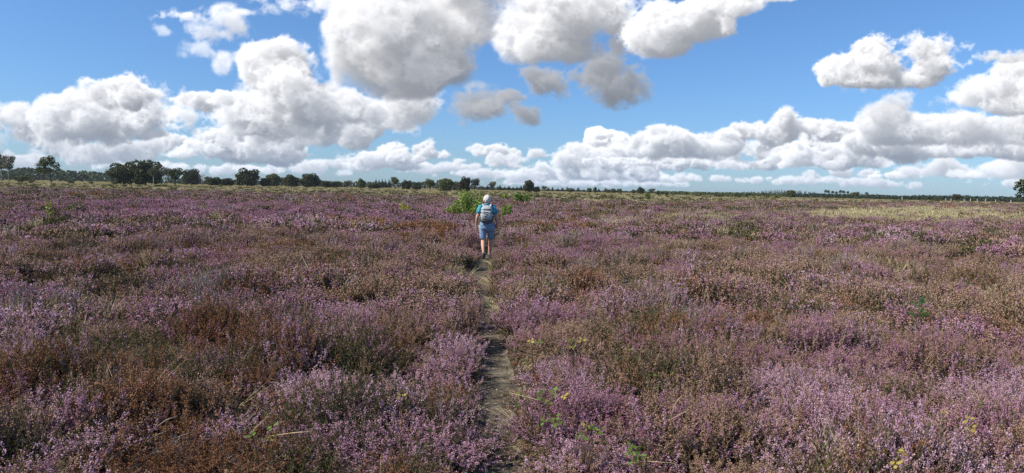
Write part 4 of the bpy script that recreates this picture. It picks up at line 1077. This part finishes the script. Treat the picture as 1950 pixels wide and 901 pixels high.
for i, (q, w_) in enumerate(((944, 690), (946, 742), (938, 688), (957, 752), (929, 655))):
    g = Geo(); sz = rg.uniform(.009, .015); ball(g, (0, 0, sz * .3), (sz * 1.2, sz, sz * .6), 0, 9, 6); c = at(q, w_, -.06); o = g.build('pebble', STONE, smooth=True); o.location = (c.x, c.y, float(ground_z(np.array(c.x), np.array(c.y))) + .004)
    tag(o, 'pale pebble on the trodden peat path', 'pebble', 'pebbles on the path')

# ------------------------------------------------------------------ the air
g = Geo(); box(g, (0, 0, 12), (1750, 1750, 14.0 + 10))
o = g.build('haze', []); s = bpy.data.materials.new('air'); s.use_nodes = True; t_ = s.node_tree; t_.nodes.clear()
ov = t_.nodes.new('ShaderNodeOutputMaterial'); pv = t_.nodes.new('ShaderNodeVolumePrincipled'); pv.inputs['Color'].default_value = (.80, .88, 1.0, 1); pv.inputs['Density'].default_value = HAZE
t_.links.new(pv.outputs[0], ov.inputs['Volume']); o.data.materials.append(s); tag(o, 'thin blue haze over the heath', 'haze', kind='stuff')

# ------------------------------------------------------------------ the walker
WC = at(926, 492, -.06); WX, WY = float(WC.x), float(WC.y); WZ = -.062
s = Mat('skin'); SKIN = s.done(s.mix(s.noise(9, 3), (.64, .37, .26, 1), (.56, .30, .20, 1)), .55, .4)
s = Mat('polo_cotton'); POLO = s.done(s.mix(s.noise(26, 4), (.09, .42, .56, 1), (.06, .33, .47, 1)), .85, .15); s.bump(s.noise(13, 4, .6), .8, .05)
s = Mat('denim'); DENIM = s.done(s.mix(s.noise(38, 5, .7), (.30, .42, .58, 1), (.17, .27, .43, 1)), .85, .15); s.bump(s.noise(11, 4, .6), .8, .05)
s = Mat('white_hair'); s_p = s.n('ShaderNodeTexCoord').outputs['Object']; mp = s.n('ShaderNodeMapping'); mp.inputs['Scale'].default_value = (26, 26, 7); s.l(s_p, mp.inputs[0]); hf = s.noise(3.2, 5, .7, mp.outputs[0])
HAIR = s.done(s.ramp(hf, [(.3, (.36, .33, .29, 1)), (.6, (.80, .765, .69, 1))]), .6, .3); s.bump(hf, .7, .02)
s = Mat('pack_nylon'); PACK = s.done(s.mix(s.noise(17, 4), (.48, .51, .51, 1), (.36, .385, .39, 1)), .6, .3); s.bump(s.noise(11, 3), .5, .03)
s = Mat('pack_base_nylon'); PACKD = s.done(s.mix(s.noise(17, 4), (.15, .155, .15, 1), (.09, .095, .095, 1)), .7, .25)
BLACK = Mat('black_webbing').done((.025, .025, .028, 1), .7, .2)
PALEST = Mat('strap_mesh').done((.50, .53, .55, 1), .8, .2)
SHOE = Mat('shoe_suede').done((.075, .065, .06, 1), .8, .2); SOLE = Mat('shoe_rubber').done((.16, .15, .14, 1), .8, .2)
SOCK = Mat('sock_wool').done((.30, .27, .25, 1), .9, .1)
EYEW = Mat('eye_white').done((.75, .73, .70, 1), .3, .5)

# joints, facing +Y (away from the camera); left is -x
J = {'pelvis': (0, 0, .86), 'waist': (.005, .0, 1.00), 'chest': (.0, .0, 1.16), 'neckb': (.0, .0, 1.325), 'neck': (.0, .015, 1.375), 'skull': (.0, .03, 1.46), 'crown': (.0, .025, 1.545),
     'shL': (-.165, -.005, 1.285), 'elL': (-.245, -.045, 1.02), 'wrL': (-.262, .06, .80), 'haL': (-.265, .085, .745), 'shR': (.165, -.005, 1.285), 'elR': (.245, -.015, 1.01), 'wrR': (.262, .085, .80), 'haR': (.262, .12, .745),
     'hpL': (-.085, 0, .82), 'knL': (-.090, -.01, .45), 'anL': (-.056, -.24, .125), 'hpR': (.085, 0, .82), 'knR': (.095, .15, .46), 'anR': (.066, .20, .085)}
R_ = {'pelvis': .135, 'waist': .115, 'chest': .125, 'neckb': .07, 'neck': .052, 'skull': .078, 'crown': .066, 'shL': .052, 'elL': .045, 'wrL': .030, 'haL': .030, 'shR': .052, 'elR': .045, 'wrR': .030, 'haR': .030,
      'hpL': .085, 'knL': .055, 'anL': .034, 'hpR': .085, 'knR': .055, 'anR': .034}
E_ = [('pelvis', 'waist'), ('waist', 'chest'), ('chest', 'neckb'), ('neckb', 'neck'), ('neck', 'skull'), ('skull', 'crown')]
for sd_ in 'LR':
    E_ += [('chest', 'sh' + sd_), ('sh' + sd_, 'el' + sd_), ('el' + sd_, 'wr' + sd_), ('wr' + sd_, 'ha' + sd_), ('pelvis', 'hp' + sd_), ('hp' + sd_, 'kn' + sd_)]
    kx = J['kn' + sd_]; ax_ = J['an' + sd_]
    J['ca' + sd_] = tuple(kx[i] * .66 + ax_[i] * .34 + (0, -.022, 0)[i] for i in range(3)); R_['ca' + sd_] = .056      # calf
    E_ += [('kn' + sd_, 'ca' + sd_), ('ca' + sd_, 'an' + sd_)]
    J['to' + sd_] = (ax_[0] + (-.01 if sd_ == 'L' else .01), ax_[1] + .13, .045 if sd_ == 'R' else .035); R_['to' + sd_] = .03; E_.append(('an' + sd_, 'to' + sd_))
J['nose'] = (0, .125, 1.452); R_['nose'] = .013; E_.append(('skull', 'nose'))
J['chin'] = (0, .085, 1.395); R_['chin'] = .038; E_.append(('skull', 'chin'))
for sd_, sg in (('L', -1), ('R', 1)):
    J['ear' + sd_] = (sg * .088, .02, 1.455); R_['ear' + sd_] = .017; E_.append(('skull', 'ear' + sd_))


def skinned(J, R_, E_, root, sub=2):
    nm = list(J); me = bpy.data.meshes.new('skin'); me.from_pydata([J[k] for k in nm], [(nm.index(a), nm.index(b)) for a, b in E_], [])
    o = bpy.data.objects.new('skin', me); COL.objects.link(o); m = o.modifiers.new('skin', 'SKIN'); me.skin_vertices  # radii below
    for i, k in enumerate(nm):
        v = me.skin_vertices[0].data[i]; r = R_[k]; v.radius = (r, r); v.use_root = (k == root)
    m.use_smooth_shade = True; sb = o.modifiers.new('sub', 'SUBSURF'); sb.levels = sub; sb.render_levels = sub
    dg = bpy.context.evaluated_depsgraph_get(); ev = o.evaluated_get(dg); e = ev.to_mesh(); e.calc_loop_triangles()
    v = np.array([q.co[:] for q in e.vertices]); t = np.array([q.vertices[:] for q in e.loop_triangles]); ev.to_mesh_clear(); bpy.data.objects.remove(o); bpy.data.meshes.remove(me)
    return v, t


body = Geo(); body.add(*skinned(J, R_, E_, 'pelvis'))
for sd_, sg in (('L', -1), ('R', 1)):                       # hands: four bent fingers and a thumb, palms turned to the thigh
    h0 = np.array(J['ha' + sd_]); w0 = np.array(J['wr' + sd_]); d = unit(h0 - w0); fwd = np.array([0, 1.0, 0]); fwd = unit(fwd - d * np.dot(fwd, d)); inn = np.array([-sg, 0, 0.])
    for k, (off, ln_) in enumerate(((.024, .066), (.008, .074), (-.008, .069), (-.023, .054))):
        p0 = h0 - d * .004 + fwd * off; p1 = h0 + d * .032 + fwd * off * 1.15; p2 = p1 + unit(d + inn * .45) * ln_ * .45; p3 = p2 + unit(d * .6 + inn * .9) * ln_ * .4
        body.add(*skinned({'a': tuple(p0), 'b': tuple(p1), 'c': tuple(p2), 'd': tuple(p3)}, {'a': .011, 'b': .0095, 'c': .0085, 'd': .007}, [('a', 'b'), ('b', 'c'), ('c', 'd')], 'a', 1))
    p0 = h0 - d * .018 + fwd * .018; p1 = p0 + unit(fwd * .9 + d * .6 + inn * .3) * .034; p2 = p1 + unit(d + fwd * .35 + inn * .4) * .03
    body.add(*skinned({'a': tuple(p0), 'b': tuple(p1), 'c': tuple(p2)}, {'a': .012, 'b': .0105, 'c': .008}, [('a', 'b'), ('b', 'c')], 'a', 1))
person = body.build('person', SKIN, smooth=True); person.location = (WX, WY, WZ); person.rotation_euler = (0, 0, math.radians(-1.5))
tag(person, 'person with short white hair in turquoise polo and denim shorts walking away along the path', 'person')

g = Geo()                                                   # hair: short, full at the back of the head, leaving face and ears free
rg = np.random.default_rng(4)


def hairwarp(V):
    return 1 + .05 * np.sin(V[:, 0] * 9 + V[:, 2] * 7) + .045 * np.sin(V[:, 1] * 13 - V[:, 2] * 5 + V[:, 0] * 4) - .22 * ((V[:, 1] > .55) & (V[:, 2] < .25))


ball(g, (0, .012, 1.495), (.098, .112, .100), 0, 30, 20, hairwarp); ball(g, (0, -.036, 1.452), (.068, .056, .050), 0, 20, 12, hairwarp)
for sg in (-1, 1): ball(g, (sg * .074, -.012, 1.465), (.024, .045, .045), 0, 14, 9, hairwarp)
o = g.build('hair', HAIR, person, smooth=True)
for sg in (-1, 1):
    g = Geo(); ball(g, (sg * .032, .104, 1.470), .012, 0, 10, 7); g.build('eye', EYEW, person, smooth=True)

g = Geo()                                                   # polo shirt
loft(g, [(0, 0, .915, .170, .122), (0, 0, .96, .162, .118), (.003, 0, 1.03, .148, .110), (0, 0, 1.12, .158, .116), (0, -.002, 1.20, .174, .120), (0, 0, 1.26, .178, .110), (0, .004, 1.30, .158, .096), (0, .008, 1.335, .098, .078), (0, .012, 1.36, .068, .066)], 28, 0, 2.3)
for sd_, sg in (('L', -1), ('R', 1)):
    a_ = np.array(J['sh' + sd_]); b_2 = np.array(J['el' + sd_]); d = unit(b_2 - a_); L_ = np.linalg.norm(b_2 - a_)
    tube(g, [a_ - np.array([sg * .06, 0, -.012]), a_ + np.array([0, 0, .004]), a_ + d * L_ * .3, a_ + d * L_ * .60], [.062, .066, .066, .070], 16)
g.build('polo_shirt', POLO, person, smooth=True)
g = Geo(); loft(g, [(0, .012, 1.340, .075, .072), (0, .010, 1.372, .066, .064), (0, .010, 1.385, .068, .066), (0, .006, 1.352, .086, .084)], 20, 0, 2.0, False); g.build('collar', POLO, person, smooth=True)

g = Geo()                                                   # denim shorts, knee length, turned hems
loft(g, [(0, 0, .70, .160, .112), (0, -.006, .76, .170, .128), (0, -.014, .83, .178, .142), (0, -.008, .90, .172, .132), (0, 0, .955, .162, .118)], 28, 0, 2.4)
for sd_, sg in (('L', -1), ('R', 1)):
    hp, kn = np.array(J['hp' + sd_]), np.array(J['kn' + sd_]); q = lambda t, dy=0: tuple(hp * (1 - t) + kn * t + np.array([sg * .006, dy, 0]))
    tube(g, [q(-.05, -.01), q(.25, -.008), q(.50), q(.70), q(.86)], [(.092, .112), (.086, .102), (.077, .090), (.072, .082), (.071, .079)], 18)
g.build('shorts', DENIM, person, smooth=True)
for sd_, sg in (('L', -1), ('R', 1)):
    hp, kn = np.array(J['hp' + sd_]), np.array(J['kn' + sd_]); g = Geo(); q = lambda t: tuple(hp * (1 - t) + kn * t + np.array([sg * .006, 0, 0]))
    tube(g, [q(.80), q(.875)], [(.075, .084), (.075, .083)], 18); g.build('hem', DENIM, person, smooth=True)
    an, to = np.array(J['an' + sd_]), np.array(J['to' + sd_]); up = unit(np.array(J['ca' + sd_]) - an)
    g = Geo(); tube(g, [an - up * .01, an + up * .05], [.041, .042], 12); g.build('sock', SOCK, person, smooth=True)
    sh = Geo(); hl = an + np.array([0, -.045, -.03]); mid_ = an + np.array([0, .03, -.035]); 
    tube(sh, [hl + np.array([0, -.012, 0]), hl, mid_, to + np.array([0, .0, 0]), to + np.array([0, .055, -.004]), to + np.array([0, .08, -.008])], [(.020, .022), (.040, .046), (.045, .050), (.047, .038), (.038, .028), (.014, .012)], 16)
    tube(sh, [an + up * -.03, an + up * .022], [.046, .044], 14); shoe = sh.build('shoe', SHOE, person, smooth=True)
    so = Geo(); dn_ = np.array([0, 0, -.040]); tube(so, [hl + dn_ + np.array([0, -.03, .004]), hl + dn_, mid_ + dn_ * .95, to + dn_ * .62, to + np.array([0, .085, -.026])], [(.026, .013), (.043, .015), (.044, .015), (.049, .015), (.026, .011)], 12); so.build('sole', SOLE, shoe, smooth=True)

# the backpack: a thing of its own, worn on the back
bp = empty('backpack', (WX, WY, WZ + .90), math.radians(-1.5)); tag(bp, 'light grey day backpack with black zips worn on the back of the walker', 'backpack')
g = Geo(); loft(g, [(.0, -.195, .015, .100, .050), (.0, -.205, .045, .138, .083), (.002, -.210, .12, .150, .092), (.004, -.210, .22, .152, .090), (.004, -.205, .31, .144, .082), (.003, -.195, .385, .118, .066), (.0, -.180, .425, .072, .040), (0, -.172, .437, .03, .018)], 30, 0, 2.9)
g.build('main_bag', PACK, bp, smooth=True)
g = Geo(); loft(g, [(0, -.205, -.005, .096, .052), (0, -.212, .03, .142, .088), (0, -.216, .085, .155, .098), (0, -.214, .10, .150, .094)], 28, 0, 2.8); g.build('base_panel', PACKD, bp, smooth=True)
g = Geo(); loft(g, [(.004, -.292, .09, .100, .020), (.004, -.298, .12, .118, .032), (.004, -.300, .20, .120, .034), (.004, -.292, .27, .108, .026), (.004, -.280, .295, .08, .012)], 24, 0, 3.0); fp = g.build('front_pocket', PACK, bp, smooth=True)
g = Geo(); tube(g, [(-.100, -.320, .255), (-.05, -.325, .268), (.01, -.326, .272), (.06, -.325, .268), (.108, -.320, .255)], .0055, 6); g.build('zip', BLACK, fp, smooth=True)
g = Geo(); loft(g, [(.003, -.268, .325, .085, .014), (.003, -.270, .35, .088, .018), (.002, -.262, .385, .070, .014)], 20, 0, 3.0); tp_ = g.build('top_pocket', PACK, bp, smooth=True)
g = Geo(); tube(g, [(-.08, -.285, .338), (0, -.292, .334), (.085, -.285, .338)], .005, 6); g.build('zip', BLACK, tp_, smooth=True)
for sg in (-1, 1):
    g = Geo(); loft(g, [(sg * .148, -.205, .035, .020, .050), (sg * .160, -.207, .09, .026, .062), (sg * .160, -.207, .165, .022, .060)], 16, 0, 2.4); g.build('side_pocket', PACKD, bp, smooth=True)
    g = Geo(); tube(g, [(sg * .150, -.150, .275), (sg * .158, -.215, .268), (sg * .128, -.292, .262)], [(.0035, .011)] * 3, 8); g.build('compression_strap', BLACK, bp, smooth=True)
    g = Geo(); tube(g, [(sg * .070, -.150, .385), (sg * .085, -.12, .430), (sg * .098, -.06, .458), (sg * .106, .02, .445), (sg * .112, .095, .38), (sg * .118, .128, .28), (sg * .135, .115, .17), (sg * .168, .03, .11), (sg * .160, -.10, .07)], [(.026, .010)] * 6 + [(.016, .007)] * 3, 10); g.build('shoulder_strap', PALEST, bp, smooth=True)
    g = Geo(); box(g, (sg * .100, -.318, .335), (.012, .006, .009), 0); g.build('buckle', BLACK, bp)
g = Geo(); tube(g, [(-.035, -.150, .415), (-.032, -.15, .452), (0, -.152, .466), (.032, -.15, .452), (.035, -.150, .415)], [(.010, .004)] * 5, 8); g.build('haul_loop', BLACK, bp, smooth=True)
for k in range(4):
    z = .135 + .033 * k; g = Geo(); tube(g, [((-.05 if k % 2 else .06), -.335, z), ((.06 if k % 2 else -.05), -.337, z + .033)], .0035, 5); g.build('bungee_cord', BLACK, bp, smooth=True)
